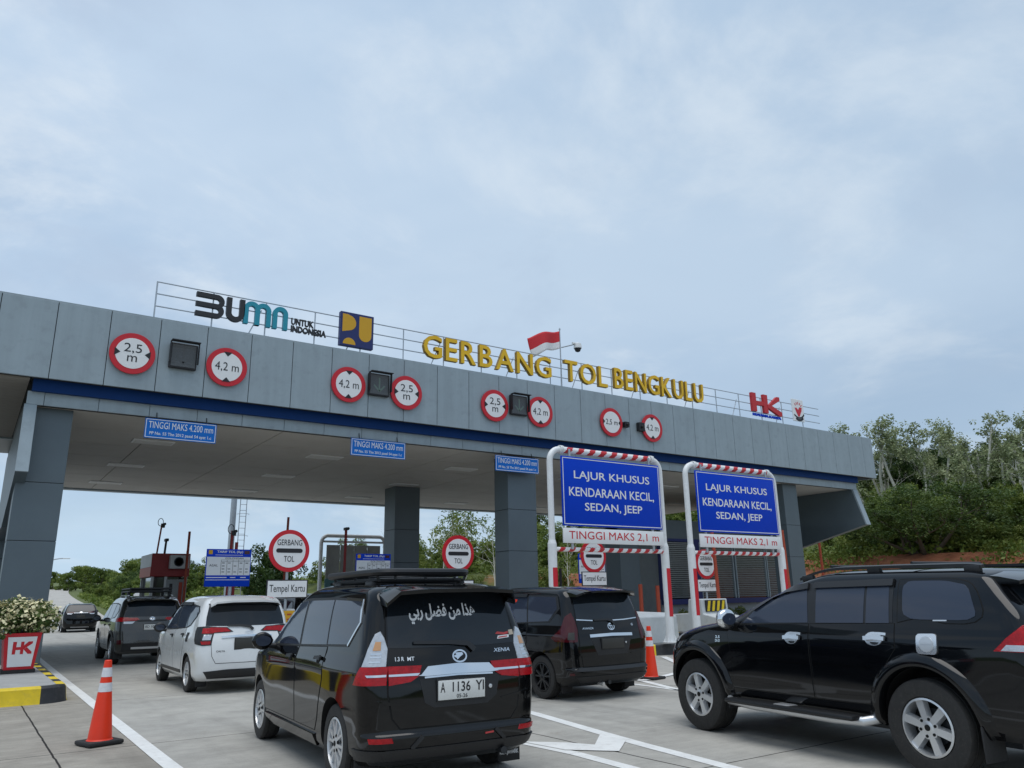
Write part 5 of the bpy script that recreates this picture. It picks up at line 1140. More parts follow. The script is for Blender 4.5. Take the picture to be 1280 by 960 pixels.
# red HK letters with a line of blue text
t = empty('initials_sign', (27.75, LY, 8.7), 0, 'red slab letters HK over a thin blue line of text, right end of the rail', 'sign')
h_ = MB(); b = 27.75
h_.prism([(26.78 - b, .24), (27.06 - b, .24), (27.06 - b, 1.06), (26.78 - b, 1.06)], (0, 0, 0), X3, Z3, FRONT, .12)
h_.prism([(27.55 - b, .24), (27.83 - b, .24), (27.83 - b, 1.06), (27.55 - b, 1.06)], (0, .002, 0), X3, Z3, FRONT, .12)
h_.prism([(27.0 - b, .54), (27.6 - b, .54), (27.6 - b, .72), (27.0 - b, .72)], (0, .004, 0), X3, Z3, FRONT, .12)
h_.prism([(27.8 - b, .55), (28.48 - b, 1.06), (28.66 - b, 1.06), (28.66 - b, .90), (27.98 - b, .55)], (0, -.004, 0), X3, Z3, FRONT, .12)
h_.prism([(27.8 - b, .62), (28.05 - b, .62), (28.74 - b, .38), (28.74 - b, .20), (28.55 - b, .20), (27.8 - b, .50)], (0, -.008, 0), X3, Z3, FRONT, .12); h_.build('letters', 'red_paint', t)
s_ = MB(); s_.text('HUTAMA KARYA', (27.72 - b, 0, .10), 1.90, .12, depth=.05, bold=.05); s_.build('small_text', 'sign_blue', t)
# white board with a red hand-like mark over dark arcs
t = empty('hand_mark_board', (29.95, LY, 8.82), 0, 'small white board with a red mark over two dark curved bars, beside the HK letters', 'sign')
e = MB(); e.bev((-.40, 0, 0), (.40, .06, 1.02), .02); e.build('board', 'sign_white', t)
e = MB(); e.prism([(-.26, .60), (-.12, .62), (-.02, .52), (.08, .66), (.26, .66), (.22, .50), (.04, .22), (-.06, .22)], (0, -.006, 0), X3, Z3, FRONT, .02, 0)
for i, a in enumerate((130, 108, 88, 66, 44)): c_, s_2 = math.cos(R(a)), math.sin(R(a)); stroke(e, [(c_ * .26, .52 + s_2 * .26), (c_ * .36, .52 + s_2 * .38)], .045, -.006, .02, 0)
stroke(e, arc(0, .62, .46, 225, 325, 12), .07, -.006, .02, 1); stroke(e, arc(0, .46, .40, 235, 315, 10), .10, -.010, .02, 1); e.build('mark', ['sign_red', 'sign_black'], t)

# ------------------------------------------------------------------ round limit signs and lane lamps on the fascia
def limit_disc(x, z, kind, label):
    root = empty('limit_sign', (x, FY - .05, z), 0, label, 'road sign', 'round limit signs on the fascia'); rad = .515
    d = MB(); d.lathe([(rad, -.03), (rad, 0)], (0, 0, 0), 'Y', 48, 0); d.lathe([(rad - .01, -.034), (rad - .01, -.03)], (0, 0, 0), 'Y', 48, 0); d.build('disc', 'sign_red', root)
    d = MB(); d.lathe([(.385, -.040), (.385, -.033)], (0, 0, 0), 'Y', 48, 0); d.build('face', 'sign_white', root)
    d = MB(); yy_ = -.044; tri = []
    if kind == 'h': tri = [[(-.11, .40), (.11, .40), (0, .28)], [(-.11, -.40), (.11, -.40), (0, -.28)]]
    else: k_ = .27 if kind == 'w' else .31; tri = [[(-.40, .10), (-.40, -.10), (-k_, 0)], [(.40, .10), (.40, -.10), (k_, 0)]]
    for p in tri: e = MB(); e.prism(p, (0, yy_, 0), X3, Z3, FRONT, .004); e.build('arrow', 'sign_black', root)
    if kind == 'w':
        d.text('2,5', (0, yy_, .12), .40, .255, depth=.004); e = MB(); e.text('m', (0, yy_, -.135), .22, .15, depth=.004); e.build('lettering', 'sign_black', root)
    elif kind == 'w1': d.text('2,5 m', (0, yy_, -.01), .55, .22, depth=.004)
    else: d.text('4,2 m', (0, yy_, -.01), .60, .26, depth=.004)
    d.build('lettering', 'sign_black', root)
places = [(2.64, 'w', '2,5 m limit disc at the far left of the fascia, beside the unlit box'), (4.88, 'h', '4,2 m height limit disc below the dark wordmark, right of the unlit lamp box'), (8.24, 'h', '4,2 m height limit disc below the square navy board, left of its lamp box'), (10.06, 'w', '2,5 m width limit disc just right of the second lamp box'),
          (13.19, 'w', '2,5 m width limit disc below the word GERBANG, left of the third lamp box'), (14.98, 'h', '4,2 m height limit disc just right of the third lamp box'), (18.11, 'w1', '2,5 m width limit disc with its text on one line, below the word TOL'), (20.09, 'h', '4,2 m height limit disc at the far right, below the word BENGKULU')]
for x, k, l_ in places: limit_disc(x, 7.35, k, l_)
def lane_lamp(x, label, on):
    root = empty('lane_signal', (x, FY - .02, 7.46), 0, label, 'lane signal', 'square lane signal boxes on the fascia')
    b = MB(); b.bev((-.33, -.10, -.33), (.33, 0, .33), .02, 0)
    b.prism([(-.34, .345), (.34, .345), (.34, .325), (-.34, .325)], (0, -.17, 0), X3, Z3, FRONT, -.17, 0); b.prism([(-.345, .34), (-.345, -.2), (-.325, -.2), (-.325, .34)], (0, -.13, 0), X3, Z3, FRONT, -.10, 0); b.prism([(.345, .34), (.345, -.2), (.325, -.2), (.325, .34)], (0, -.13, 0), X3, Z3, FRONT, -.10, 0); b.build('housing', 'sign_black', root)
    f = MB(); f.mm((-.285, -.106, -.285), (.285, -.101, .285), 0)
    for i in range(8):
        for j in range(8): f.mm((-.28 + i * .071, -.109, -.28 + j * .071), (-.28 + i * .071 + .058, -.105, -.28 + j * .071 + .058), 0)
    for p in ([(0, .21), (0, -.18)], [(-.17, -.02), (0, -.20)], [(.17, -.02), (0, -.20)]): stroke(f, p, .05, -.112, .004, 1)
    f.build('lamp_face', ['lane_lamp_off', 'lane_lamp_green' if on else 'lamp_gone'], root)
mat('lamp_gone', (0.085, 0.09, 0.095), 0.5)
lane_lamp(3.80, 'dark unlit lane signal box at the far left, between two limit discs', False); lane_lamp(9.16, 'lane signal box with a faint pale arrow, second from the left, below the navy board', True); lane_lamp(14.10, 'lane signal box with a greenish arrow below the word GERBANG', True)
for i, (x, z, s_) in enumerate(((18.78, 7.33, .10), (19.5, 7.32, .16))):
    b = MB(); b.bev((-.10 if i == 0 else -.14, -.14, -s_), (.10 if i == 0 else .14, .02, s_), .015); b.tube([(0, -.14, 0), (0, -.2, -.02)], .05, 10); o = b.build('sensor_box', 'sign_black', None, loc=(x, FY - .03, z), label=['small slim black sensor box between the two right-hand discs', 'wider black sensor box touching the rightmost disc'][i], cat='sensor')
# height boards hanging from the beam
def max_board(x, w, z, label):
    root = empty('height_board', (x, BY - .08, z), 0, label, 'sign', 'blue height boards under the beam'); h = .50
    b = MB(); b.bev((-w / 2, 0, -h / 2), (w / 2, .03, h / 2), .01, 0)
    for q in ((-w / 2 + .02, h / 2 - .035, w - .04, .015), (-w / 2 + .02, -h / 2 + .02, w - .04, .015)): b.mm((q[0], -.003, q[1]), (q[0] + q[2], 0, q[1] + q[3]), 1)
    for q in (-w / 2 + .02, w / 2 - .035): b.mm((q, -.0035, -h / 2 + .02), (q + .015, 0, h / 2 - .02), 1)
    b.build('board', ['light_blue_board', 'sign_white'], root)
    b = MB(); b.text('TINGGI MAKS 4.200 mm', (0, -.004, .09), w * .90, .17, depth=.003); b.build('lettering', 'sign_white', root); b = MB(); b.text('PP No. 55 Thn 2012 pasal 54 ayat 1.c', (0, -.004, -.13), w * .86, .10, depth=.003, bold=.01); b.build('lettering', 'sign_white', root)
    for s_ in (-.35, .35): b = MB(); b.tube([(s_ * w, .015, h / 2), (s_ * w, .06, h / 2 + .16)], .012, 6); b.build('hanger', 'dark_metal', root)
max_board(4.0, 1.70, 5.64, 'blue 4.200 mm height board under the left of the beam, over the white minivan'); max_board(9.40, 1.72, 5.67, 'blue 4.200 mm height board under the beam, above the second tariff board'); max_board(14.30, 1.71, 5.60, 'blue 4.200 mm height board in front of the middle column')
# flag on its staff, camera on a bracket
t = empty('flagpole', (16.66, SY + .2, 8.36), 0, 'thin flagpole behind the gold letters flying a red and white flag', 'flagpole')
p = MB(); p.tube([(0, 0, 0), (0, 0, 2.46)], [.03, .018], 8); p.lathe([(.03, 2.44), (.035, 2.48), (.02, 2.52)], (0, 0, 0), 'Z', 10); p.build('pole', 'galvanised', t, 40)
f = MB(); nu, nv = 26, 10; vs = []
for i in range(nu + 1):
    for j in range(nv + 1):
        u = i / nu; v = j / nv; vs.append((-1.40 * u + .24 * u * (1 - v) + .03 * math.sin(u * 9), .17 * math.sin(u * 7.5 + v * 1.2) * u**.7, 2.40 - .66 * (1 - v) - .44 * u**1.15 - .05 * math.sin(u * 7 + .6) * u))
fs = [(i * (nv + 1) + j, (i + 1) * (nv + 1) + j, (i + 1) * (nv + 1) + j + 1, i * (nv + 1) + j + 1) for i in range(nu) for j in range(nv)]; f.add(vs, fs, [0 if (k_ % nv) >= 4 else 1 for k_ in range(len(fs))]); o = f.build('flag', ['cloth_red', 'cloth_white'], t, 60); md = o.modifiers.new('s', 'SOLIDIFY'); md.thickness = .004
t = empty('security_camera', (16.72, SY + .2, 10.15), 0, 'white dome security camera on an arm reaching right from the flagpole', 'camera')
p = MB(); p.tube([(0, 0, 0), (.62, -.02, .22)], .022, 8); p.build('arm', 'galvanised', t, 40)
p = MB(); p.lathe([(.05, .16), (.13, .12), (.15, .02), (.15, -.06)][::-1], (.74, -.02, .14), 'Z', 16); p.tube([(.5, -.02, .24), (.74, -.02, .25)], .05, 8); p.build('housing', 'white_metal', t, 40)
p = MB(); p.lathe([(.03, -.20), (.09, -.17), (.125, -.08), (.125, -.06)], (.74, -.02, .14), 'Z', 16); p.build('dome', 'sign_black', t, 40)
# ------------------------------------------------------------------ height-limit gantries
def gantry(xl, xr, y, label, base=.30):
    root = empty('height_gantry', (xl, y, base), 0, label, 'gantry', 'white height gantries with blue lane boards'); w = xr - xl; H = 4.97 - base; zb = 2.52 - base; r = .075
    for sx, xx, nm in ((1, 0, 'l'), (-1, w, 'r')):
        p = MB(); pts = [(xx, 0, 0), (xx, 0, H - .38)] + [(xx + sx * (.30 - .30 * math.cos(R(a))), 0, H - .38 + .30 * math.sin(R(a))) for a in (15, 30, 45, 60, 75, 90)]
        p.tube(pts, r, 16, 0); p.tube([(xx, 0, 0), (xx, 0, 2.62 - base + .02)], .105, 18, 0); p.lathe([(.105, 0), (.08, .09)], (xx, 0, 2.64 - base), 'Z', 18, 0)
        p.lathe([(.20, 0), (.20, .02)], (xx, 0, 0), 'Z', 16, 0)
        for k in range(4): a = k * PI / 2 + .4; p.prism([(.10, 0.02), (.19, 0.02), (.10, .20)], (xx, 0, 0), (math.cos(a), math.sin(a), 0), Z3, (math.sin(a), -math.cos(a), 0), .012, 0)
        o = p.build('post', 'white_metal', root, 40)
        q = MB(); zt = 2.10 - base
        n = 7; arc_ = [R(-45 + 90 * i / n) for i in range(n + 1)]; a0 = R(-83); vs = []
        for z in (.62, zt):
            for a in arc_: aa = a0 + a; vs.append((xx + .108 * math.cos(aa), .108 * math.sin(aa), z))
        q.add(vs, [(i, i + 1, i + n + 2, i + n + 1) for i in range(n)]); q.build('reflective_band', 'sign_red', root, 40)
        f = MB(); f.lathe([(r + .03, -.02), (r + .03, .02)], (xx + sx * .32, 0, H - .08), 'X', 16); f.lathe([(r + .03, .03), (r + .03, .06)], (xx + sx * .32, 0, H - .08), 'X', 16)
        for k in range(4): a = k * PI / 2 + .6; f.tube([(xx + sx * .32 - .04, math.cos(a) * .09, H - .08 + math.sin(a) * .09), (xx + sx * .32 + .09, math.cos(a) * .09, H - .08 + math.sin(a) * .09)], .012, 6)
        f.build('flange', 'white_metal', root, 40)
    def striped(z, rr, x0, x1, nm, pitch=.36):
        s = MB(); n = 18; k = int((x1 - x0) / .03); s.tube([(x0 + (x1 - x0) * i / k, 0, z) for i in range(k + 1)], rr, n, 0, True, lambda i, j: int(((i * .03) / pitch * 2 + 2 * j / n)) % 2)
        s.build(nm, ['sign_white', 'red_paint'], root, 40)
    striped(H - .08, .078, .36, w - .36, 'top_bar'); striped(zb, .052, .09, w - .02, 'height_bar', .30)
    b = MB(); x0, x1, z0, z1 = .24, w - .16, 3.06 - base, 4.72 - base; cx, cz = (x0 + x1) / 2, (z0 + z1) / 2; y0 = -.14
    b.bev((x0, y0, z0), (x1, y0 + .04, z1), .012, 0); i_ = .035
    for a, c in (((x0 + i_, z1 - i_ - .018), (x1 - i_, z1 - i_)), ((x0 + i_, z0 + i_), (x1 - i_, z0 + i_ + .018)), ((x0 + i_, z0 + i_ + .02), (x0 + i_ + .018, z1 - i_ - .02)), ((x1 - i_ - .018, z0 + i_ + .02), (x1 - i_, z1 - i_ - .02))): b.mm((a[0], y0 - .004, a[1]), (c[0], y0, c[1]), 1)
    bo = b.build('lane_board', ['sign_blue', 'sign_white'], root, 30)
    b = MB(); W_ = x1 - x0
    
    for tx_, dx_, dz_, tw_ in (('LAJUR KHUSUS', 0, .46, .77), ('KENDARAAN KECIL,', -.02, .86, .86), ('SEDAN, JEEP', 0, 1.22, .58)):
        b = MB(); b.text(tx_, (cx + dx_, y0 - .004, z1 - dz_), W_ * tw_, .25, depth=.003, bold=.008); b.build('board_lettering', 'sign_white', bo)
    b = MB(); zz0, zz1 = 2.66 - base, 3.01 - base; b.bev((x0 + .0, y0, zz0), (x1 + .02, y0 + .04, zz1), .008, 0); b2 = b.build('limit_board', 'sign_white', root, 30)
    b = MB(); b.text('TINGGI MAKS 2,1 m', (cx, y0 - .004, (zz0 + zz1) / 2), W_ * .90, .215, depth=.003); b.build('board_lettering', 'sign_red', b2)
    for xx in (x0 + .3, x1 - .3): b = MB(); b.bev((xx - .03, -.10, zb), (xx + .03, -.06, H - .06), .006); b.build('hanger', 'galvanised', root)
gantry(11.16, 14.80, 14.60, 'left white pipe gantry with blue lane board, behind the minivan with black wheels')
gantry(15.83, 19.60, 14.65, 'right white pipe gantry with blue lane board, behind the bonnet of the big SUV')

# ------------------------------------------------------------------ round toll signs on posts
def toll_disc(x, label, y=18.5, z=2.62, plate_z=1.74, pw=.98):
    root = empty('toll_sign', (x, y, .25), 0, label, 'road sign', 'round toll signs on the islands'); r = .49
    p = MB(); p.tube([(0, .06, 0), (0, .06, z - .25 + .35)], .035, 10); p.build('post', 'galvanised', root, 40)
    d = MB(); d.lathe([(r, -.02), (r, .015)], (0, 0, z - .25), 'Y', 48); do = d.build('disc', 'sign_red', root)
    d = MB(); d.lathe([(r * .80, -.026), (r * .80, -.018)], (0, 0, z - .25), 'Y', 48); d.build('face', 'sign_white', do)
    d = MB(); zc = z - .25; y0 = -.031
    d.prism([(a, b) for a, b in arc(.27, zc, .05, -90, 90, 6) + arc(-.27, zc, .05, 90, 270, 6)], (0, y0, 0), X3, Z3, FRONT, .004)
    d.text('GERBANG', (0, y0, zc + .19), .60, .135, depth=.004); d.text('TOL', (0, y0, zc - .19), .25, .135, depth=.004); d.build('lettering', 'sign_black', do)
    d = MB(); h = .42; zc = plate_z - .25; d.bev((-pw / 2, -.02, zc - h / 2), (pw / 2, .015, zc + h / 2), .008, 0); d.mm((-pw / 2 + .025, -.0235, zc - h / 2 + .025), (pw / 2 - .025, -.019, zc + h / 2 - .025), 1)
    po = d.build('plate', ['sign_black', 'sign_white'], root, 30)
    d = MB(); d.text('Tempel Kartu', (0, -.0275, zc - .01), pw * .86, .215, depth=.004); d.build('lettering', 'sign_black', po)
toll_disc(6.28, 'round GERBANG TOL sign with Tempel Kartu plate, above the yellow board beside the white minivan'); toll_disc(10.93, 'round GERBANG TOL sign rising behind the roof basket of the minivan with calligraphy', plate_z=1.72)
toll_disc(15.70, 'round GERBANG TOL sign seen under the left white gantry', z=2.62, plate_z=1.95); toll_disc(20.65, 'round GERBANG TOL sign above the striped crash block, seen under the right white gantry', z=2.42, plate_z=1.72)

# tariff boards
def tariff(x, y, label, w=1.18, h=.98, z=2.36):
    root = empty('tariff_board', (x, y, .25), 0, label, 'tariff board', 'blue and white tariff boards'); z -= .25
    p = MB(); p.tube([(.10, .07, 0), (.10, .07, z + h / 2)], .05, 10); p.build('post', 'galvanised', root, 40)
    b = MB(); b.bev((-w / 2, 0, z - h / 2), (w / 2, .04, z + h / 2), .008, 0); b.mm((-w / 2 + .02, -.004, z - h * .20), (w / 2 - .02, .0, z + h * .29), 1)
    b.mm((-w / 2 + .02, -.004, z - h * .33), (w / 2 - .02, 0, z - h * .315), 1); bo = b.build('board', ['sign_blue', 'louver_pale'], root, 30)
    t = MB(); t.text('TARIF TOL (Rp)', (.02, -.004, z + h * .42), w * .58, .075, depth=.003, bold=.02); t.mm((-.36, -.0035, z + h * .335), (.36, 0, z + h * .345), 0)
    t.mm((-w / 2 + .03, -.0045, z - h * .27), (-.03, 0, z - h * .25), 0); t.mm((.06, -.0045, z - h * .27), (.2, 0, z - h * .25), 0); t.mm((.33, -.0045, z - h * .27), (.48, 0, z - h * .25), 0)
    t.mm((-w / 2 + .05, -.0045, z + h * .36), (-w / 2 + .15, 0, z + h * .47), 2); t.mm((w / 2 - .19, -.0045, z + h * .37), (w / 2 - .05, 0, z + h * .46), 3); t.build('lettering', ['sign_white', 'sign_black', 'logo_yellow', 'lamp_dark_red'], bo)
    t = MB(); t.text('ASAL', (-w * .33, -.007, z + .06), .22, .06, depth=.003); t.text('GOLONGAN', (w * .12, -.007, z + h * .255), .48, .045, depth=.003)
    xs_ = [-.20, -.045, .11, .26, .41]
    for xx in xs_: t.mm((xx - .005, -.0065, z - h * .19), (xx + .003, -.004, z + h * .21), 0)
    for k in range(2): t.mm((-.20, -.0062, z + h * (.21 - .04 * k) - .004), (w / 2 - .03, -.004, z + h * (.21 - .04 * k) + .002), 0)
    for i in range(5):
        for j in range(4):
            if (i, j) in ((1, 1), (2, 0), (2, 2), (3, 1), (4, 1)): continue
            xx = -.12 + i * .155 - .03; zz = z + h * .13 - j * .078; t.mm((xx - .025, -.0066, zz - .012), (xx + .045, -.004, zz + .006), 0)
    t.build('table', 'sign_black', bo)
mat('louver_pale', (0.70, 0.72, 0.74), 0.5)
tariff(5.83, 22.0, 'tariff board standing just above the roof of the white minivan'); tariff(10.52, 23.0, 'tariff board left of the rear column, above the roof basket'); tariff(17.75, 21.0, 'tariff board half hidden behind the round sign under the left gantry')

# ------------------------------------------------------------------ toll booth, poles, far gantry
b_ = empty('toll_booth', (6.15, 31.0, .25), 0, 'red topped toll booth with an air conditioner, left of the first tariff board', 'toll booth')
m = MB(); m.mm((-.60, 0, 0), (.60, 2.0, .95), 0)
for x, y in ((-.57, .03), (.57, .03), (-.57, 1.97), (.57, 1.97), (-.12, .03)): m.bev((x - .045, y - .045, .95), (x + .045, y + .045, 2.15), .006, 0)
m.build('wall', 'booth_white', b_)
m = MB(); m.mm((-.53, .05, .96), (.53, 1.95, 2.13)); m.build('glazing', 'window_dark', b_)
m = MB(); m.mm((-.10, -.03, .05), (.50, .02, 2.05), 0); m.mm((.02, -.04, .9), (.12, -.02, 1.9), 1); m.mm((.34, -.045, .2), (.46, -.02, 1.95), 2); m.build('door', ['louver_grey', 'sign_black', 'booth_orange'], b_)
m = MB(); m.bev((-.66, -.06, 2.15), (.66, 2.06, 2.97), .02, 0); m.mm((-.668, -.04, 2.50), (-.655, 2.04, 2.96), 1); m.mm((-.668, -.04, 2.16), (-.655, 2.04, 2.48), 2); m.build('roof', ['booth_red', 'booth_white', 'booth_orange'], b_)
a = MB(); a.bev((-.08, -.38, 2.42), (.56, -.07, 2.90), .02, 0); a.lathe([(.17, -.005), (.17, 0)], (.20, -.385, 2.66), 'Y', 24, 1)
for k in range(5): a.lathe([(.16 - k * .03, -.012), (.15 - k * .03, -.004)], (.20, -.388, 2.66), 'Y', 20, 2 if k % 2 else 1)
a.build('air_conditioner', ['booth_white', 'sign_black', 'dark_metal'], b_)
def pole(x, y, z0, z1, label, m='rust_red', r=.035, camera=None, lean=0.0, group=None, name='pole'):
    root = empty(name, (x, y, z0), 0, label, 'pole', group); p = MB(); p.tube([(0, 0, 0), (lean, 0, z1 - z0)], r, 10); p.build('shaft', m, root, 40)
    if camera:
        c = MB(); h = z1 - z0
        if camera == 'ring': c.tube([(lean + .09 * math.cos(a) - .05, 0, h + .05 + .14 * math.sin(a)) for a in np.linspace(0, 2 * PI, 14)], .012, 6); c.lathe([(.05, -.10), (.05, .10)], (lean + .08, 0, h - .02), 'Y', 10); c.bev((lean - .03, -.06, h - .15), (lean + .10, .06, h), .01)
        else: c.bev((lean - .06, -.16, h - .04), (lean + .06, .12, h + .06), .015); c.lathe([(.05, -.22), (.05, -.16)], (lean, 0, h + .01), 'Y', 10)
        c.build('camera', 'dark_metal', root, 40)
G_ = 'thin red camera poles by the lanes'
pole(5.66, 31.1, 3.20, 4.30, 'tallest thin pole with a ringed camera on the left end of the booth roof', 'rust_red', .03, 'ring', .08, G_, 'camera_pole')
pole(5.98, 31.4, 3.20, 3.72, 'short dark stub pole on the booth roof', 'dark_metal', .04, 'box', .02, G_, 'camera_pole')
pole(6.62, 30.6, .25, 4.0, 'red and white pole in front of the right edge of the booth', 'rust_red', .045, None, .0, G_, 'camera_pole')
pole(6.80, 31.5, .25, 3.35, 'short red pole right behind the booth', 'rust_red', .04, None, 0, G_, 'camera_pole')
pole(6.62, 25.0, .25, 3.60, 'red pole with a ring camera rising behind the first tariff board', 'booth_red', .045, 'ring', .05, G_, 'camera_pole'); pole(6.80, 25.0, .25, 3.25, 'short dark red pole beside the ring camera behind the first tariff board', 'booth_red', .05, None, .02, G_, 'camera_pole')
pole(11.2, 27.0, .25, 3.95, 'dark red pole with a camera above the second tariff board', 'booth_red', .05, 'box', .03, G_, 'camera_pole')
pole(9.35, 28.0, .1, 4.4, 'rusty thin pole left of the first round toll sign', 'rust_red', .045, None, .06, G_, 'camera_pole')
for i, (x, y, z1, l_) in enumerate(((9.95, 24.5, 1.95, 'short red post left of the white pipe frame'), (10.35, 24.9, 2.05, 'short dark red post at the foot of the white pipe frame'), (14.05, 21.6, 1.75, 'short red post just right of the plate behind the roof basket'), (19.0, 20.0, 1.8, 'short red post right of the sign under the left gantry'), (19.6, 19.8, 1.75, 'second short red post right of the sign under the left gantry'))):
    pole(x, y, .1, z1, l_, 'rust_red', .07, None, 0, 'short red posts on the islands', 'red_post')
pole(20.85, 18.2, .25, 3.6, 'slanting orange-red pole seen right of the left gantry', 'rust_red', .06, None, -.10, 'tall orange-red poles on the right', 'lamp_pole')
pole(25.2, 18.6, .1, 3.7, 'slanting orange-red pole in front of the louvred windows', 'rust_red', .06, None, -.12, 'tall orange-red poles on the right', 'lamp_pole')
pole(38.2, 26.0, -.1, 5.0, 'orange-red lamp pole with a small white lamp before the hillside', 'rust_red', .07, None, -.05, 'tall orange-red poles on the right', 'lamp_pole')
m = MB(); m.tube([(38.15, 26, 4.55), (37.7, 25.9, 4.62)], .03, 8); m.bev((37.45, 25.8, 4.55), (37.75, 26.0, 4.68), .03); m.build('lamp', 'white_metal', None, 40, label='small white lamp head on the orange-red pole before the hillside', cat='lamp')
for (x, y, l_) in ((15.5, 19.6, 'black and white marker post just left of the middle column'), (17.6, 22.5, 'black and white marker post just right of the middle column')):
    root = empty('barrier_machine', (x, y, .1), 0, l_, 'barrier', 'lane barrier machines'); m = MB(); m.bev((-.20, -.17, 0), (.20, .17, 1.15), .03); m.build('cabinet', 'galvanised', root); m = MB(); m.mm((-.26, -.03, .9), (-.20, .03, 2.2), 0); m.mm((-.262, -.032, 1.4), (-.198, .032, 1.6), 1); m.build('arm', ['sign_black', 'sign_white'], root)
# pipe frame with a tank-grey panel, seen from behind
g_ = empty('pipe_frame', (13.75, 36, -.1), 0, 'white pipe frame holding a grey panel, seen behind the second tariff board', 'gantry')
m = MB(); w = 3.3; H = 4.55; m.tube([(0, 0, 0), (0, 0, H - .35)] + [(.35 - .35 * math.cos(R(a)), 0, H - .35 + .35 * math.sin(R(a))) for a in (20, 40, 60, 80)] + [(w - .35 + .35 * math.sin(R(a)), 0, H - .35 + .35 * math.cos(R(a))) for a in (10, 30, 50, 70, 90)] + [(w, 0, 0)], .09, 12); m.tube([(.1, 0, H - .28), (w - .1, 0, H - .28)], .05, 10); m.build('frame', 'white_metal', g_, 40)
m = MB(); 
for i in range(4):
    for j in range(2): m.bev((.30 + i * .70, .05, 1.5 + j * 1.32), (.98 + i * .70, .09, 2.80 + j * 1.32), .012)
m.mm((.3, .02, 2.75), (3.1, .05, 2.85)); m.build('panel', 'steel_tank', g_)
m = MB(); m.bev((.22, -.1, 1.3), (1.5, -.04, 2.55), .01, 0); m.mm((.5, -.106, 2.25), (.85, -.10, 2.33), 1); m.mm((1.0, -.106, 2.25), (1.3, -.10, 2.33), 1); m.build('notice', ['sea_green', 'charcoal'], g_)
# dark vehicle far in the second lane, only its roof and tail show
cars.append(generic_suv('suv', dict(RUSH), 'black_paint', (8.75, 24.6, 0), 0, 'black car further ahead in the second lane, its roof showing behind the first toll sign', white_plate=False, lamps='lamp_dark_red'))

# ladder mast
t = empty('ladder_mast', (10.9, 41, 0), 0, 'pale steel mast with a caged ladder rising behind the first tariff board', 'mast')
m = MB(); m.tube([(0, 0, 0), (0, 0, 11)], [.17, .13], 14); m.build('pole', 'galvanised', t, 40)
m = MB()
for x in (.30, .62): m.tube([(x, -.1, .5), (x, -.1, 10.6)], .02, 6)
for k in range(34): m.tube([(.30, -.1, .6 + k * .30), (.62, -.1, .6 + k * .30)], .014, 5)
for k in range(9): m.tube([(.30 + .16 - .30 * math.cos(a), -.1 - .4 * math.sin(a), 1.4 + k * 1.1) for a in np.linspace(0, PI, 7)], .012, 5)
for k in range(6): m.tube([(0, 0, 1.2 + k * 1.8), (.30, -.1, 1.2 + k * 1.8)], .015, 5)
m.build('ladder', 'galvanised', t, 40)
# ------------------------------------------------------------------ service building with louvred windows
s_ = empty('service_building', (24.6, 24.5, 0), 0, 'grey service building with louvred windows and navy frames behind the right gantry', 'building')
m = MB(); W_ = 9.0; Hb = 4.6
m.mm((0, .14, 0), (W_, 5.0, Hb), 0); m.mm((-.05, -.02, 3.72), (W_ + .05, .13, Hb), 1); m.mm((-.05, 0, 0), (W_ + .05, .13, .55), 0); m.build('wall', ['louver_grey', 'grey_column'], s_)
m = MB(); m.mm((-.08, -.06, 1.02), (W_ + .08, .10, 1.24)); m.mm((-.10, -.05, 1.24), (.12, .12, 3.72)); m.mm((1.95, -.05, 1.24), (2.35, .12, 3.72)); m.mm((-.06, -.045, 3.68), (W_ + .08, .10, 3.80)); m.build('frame', 'navy', s_)
for i, (a, b) in enumerate(((.14, 1.93), (2.37, 4.6), (4.75, 6.9), (7.0, 8.9))):
    m = MB(); m.mm((a, .04, 1.24), (b, .10, 3.68), 0); z = 1.30
    while z < 3.62: m.add([(a + .05, .035, z), (b - .05, .035, z), (b - .05, -.01, z + .055), (a + .05, -.01, z + .055)], [(0, 1, 2, 3)], 1); z += .082
    m.bev((a - .02, -.03, 1.24), (a + .05, .05, 3.68), .006, 2); m.bev((b - .05, -.03, 1.24), (b + .02, .05, 3.68), .006, 2)
    if i in (0, 1): m.mm((a + .55, .028, 1.34), (b - .75, .034, 1.9), 0)
    m.build('window', ['window_dark', 'louver_grey', 'grey_cladding'], s_)
m = MB(); m.mm((-2.0, .4, 0), (-.9, 1.3, Hb), 0); m.mm((-2.0, .5, 3.7), (.0, 1.2, Hb)); m.build('side_pier', 'grey_column', s_)
# ------------------------------------------------------------------ traffic cones
def cone(x, y, h, label, rz=0):
    root = empty('traffic_cone', (x, y, .004), rz, label, 'traffic cone', 'orange traffic cones'); b = MB(); b.bev((-.185, -.185, 0), (.185, .185, .045), .016); b.build('base', 'rubber', root, 30)
    z = lambda t: .05 + (h - .05) * t; r = lambda t: .122 - .085 * t; ts = [0, .02, .50, .61, .74, .76, .88, 1.0]; ts = [0, .015, .52, .63, .74, .90, 1.0]
    c = MB(); c.lathe([(.138, .042), (r(0), .055)] + [(r(t), z(t)) for t in ts[1:]] + [(.028, z(1) + .006), (.026, z(1) - .03)], (0, 0, 0), 'Z', 32, 0, close=True); c.build('body', 'cone_orange', root, 50)
    for a, bb in ((.60, .715), (.79, .91)): s = MB(); s.lathe([(r(a) + .0015, z(a)), (r(bb) + .0015, z(bb))], (0, 0, 0), 'Z', 32, close=True); s.build('reflective_sleeve', 'reflective_white', root, 50)
cone(1.455, 10.13, .86, 'orange traffic cone in the left foreground beside the white edge line', .3); cone(10.42, 10.82, .90, 'orange traffic cone between the minivan with black wheels and the big black SUV', .15)
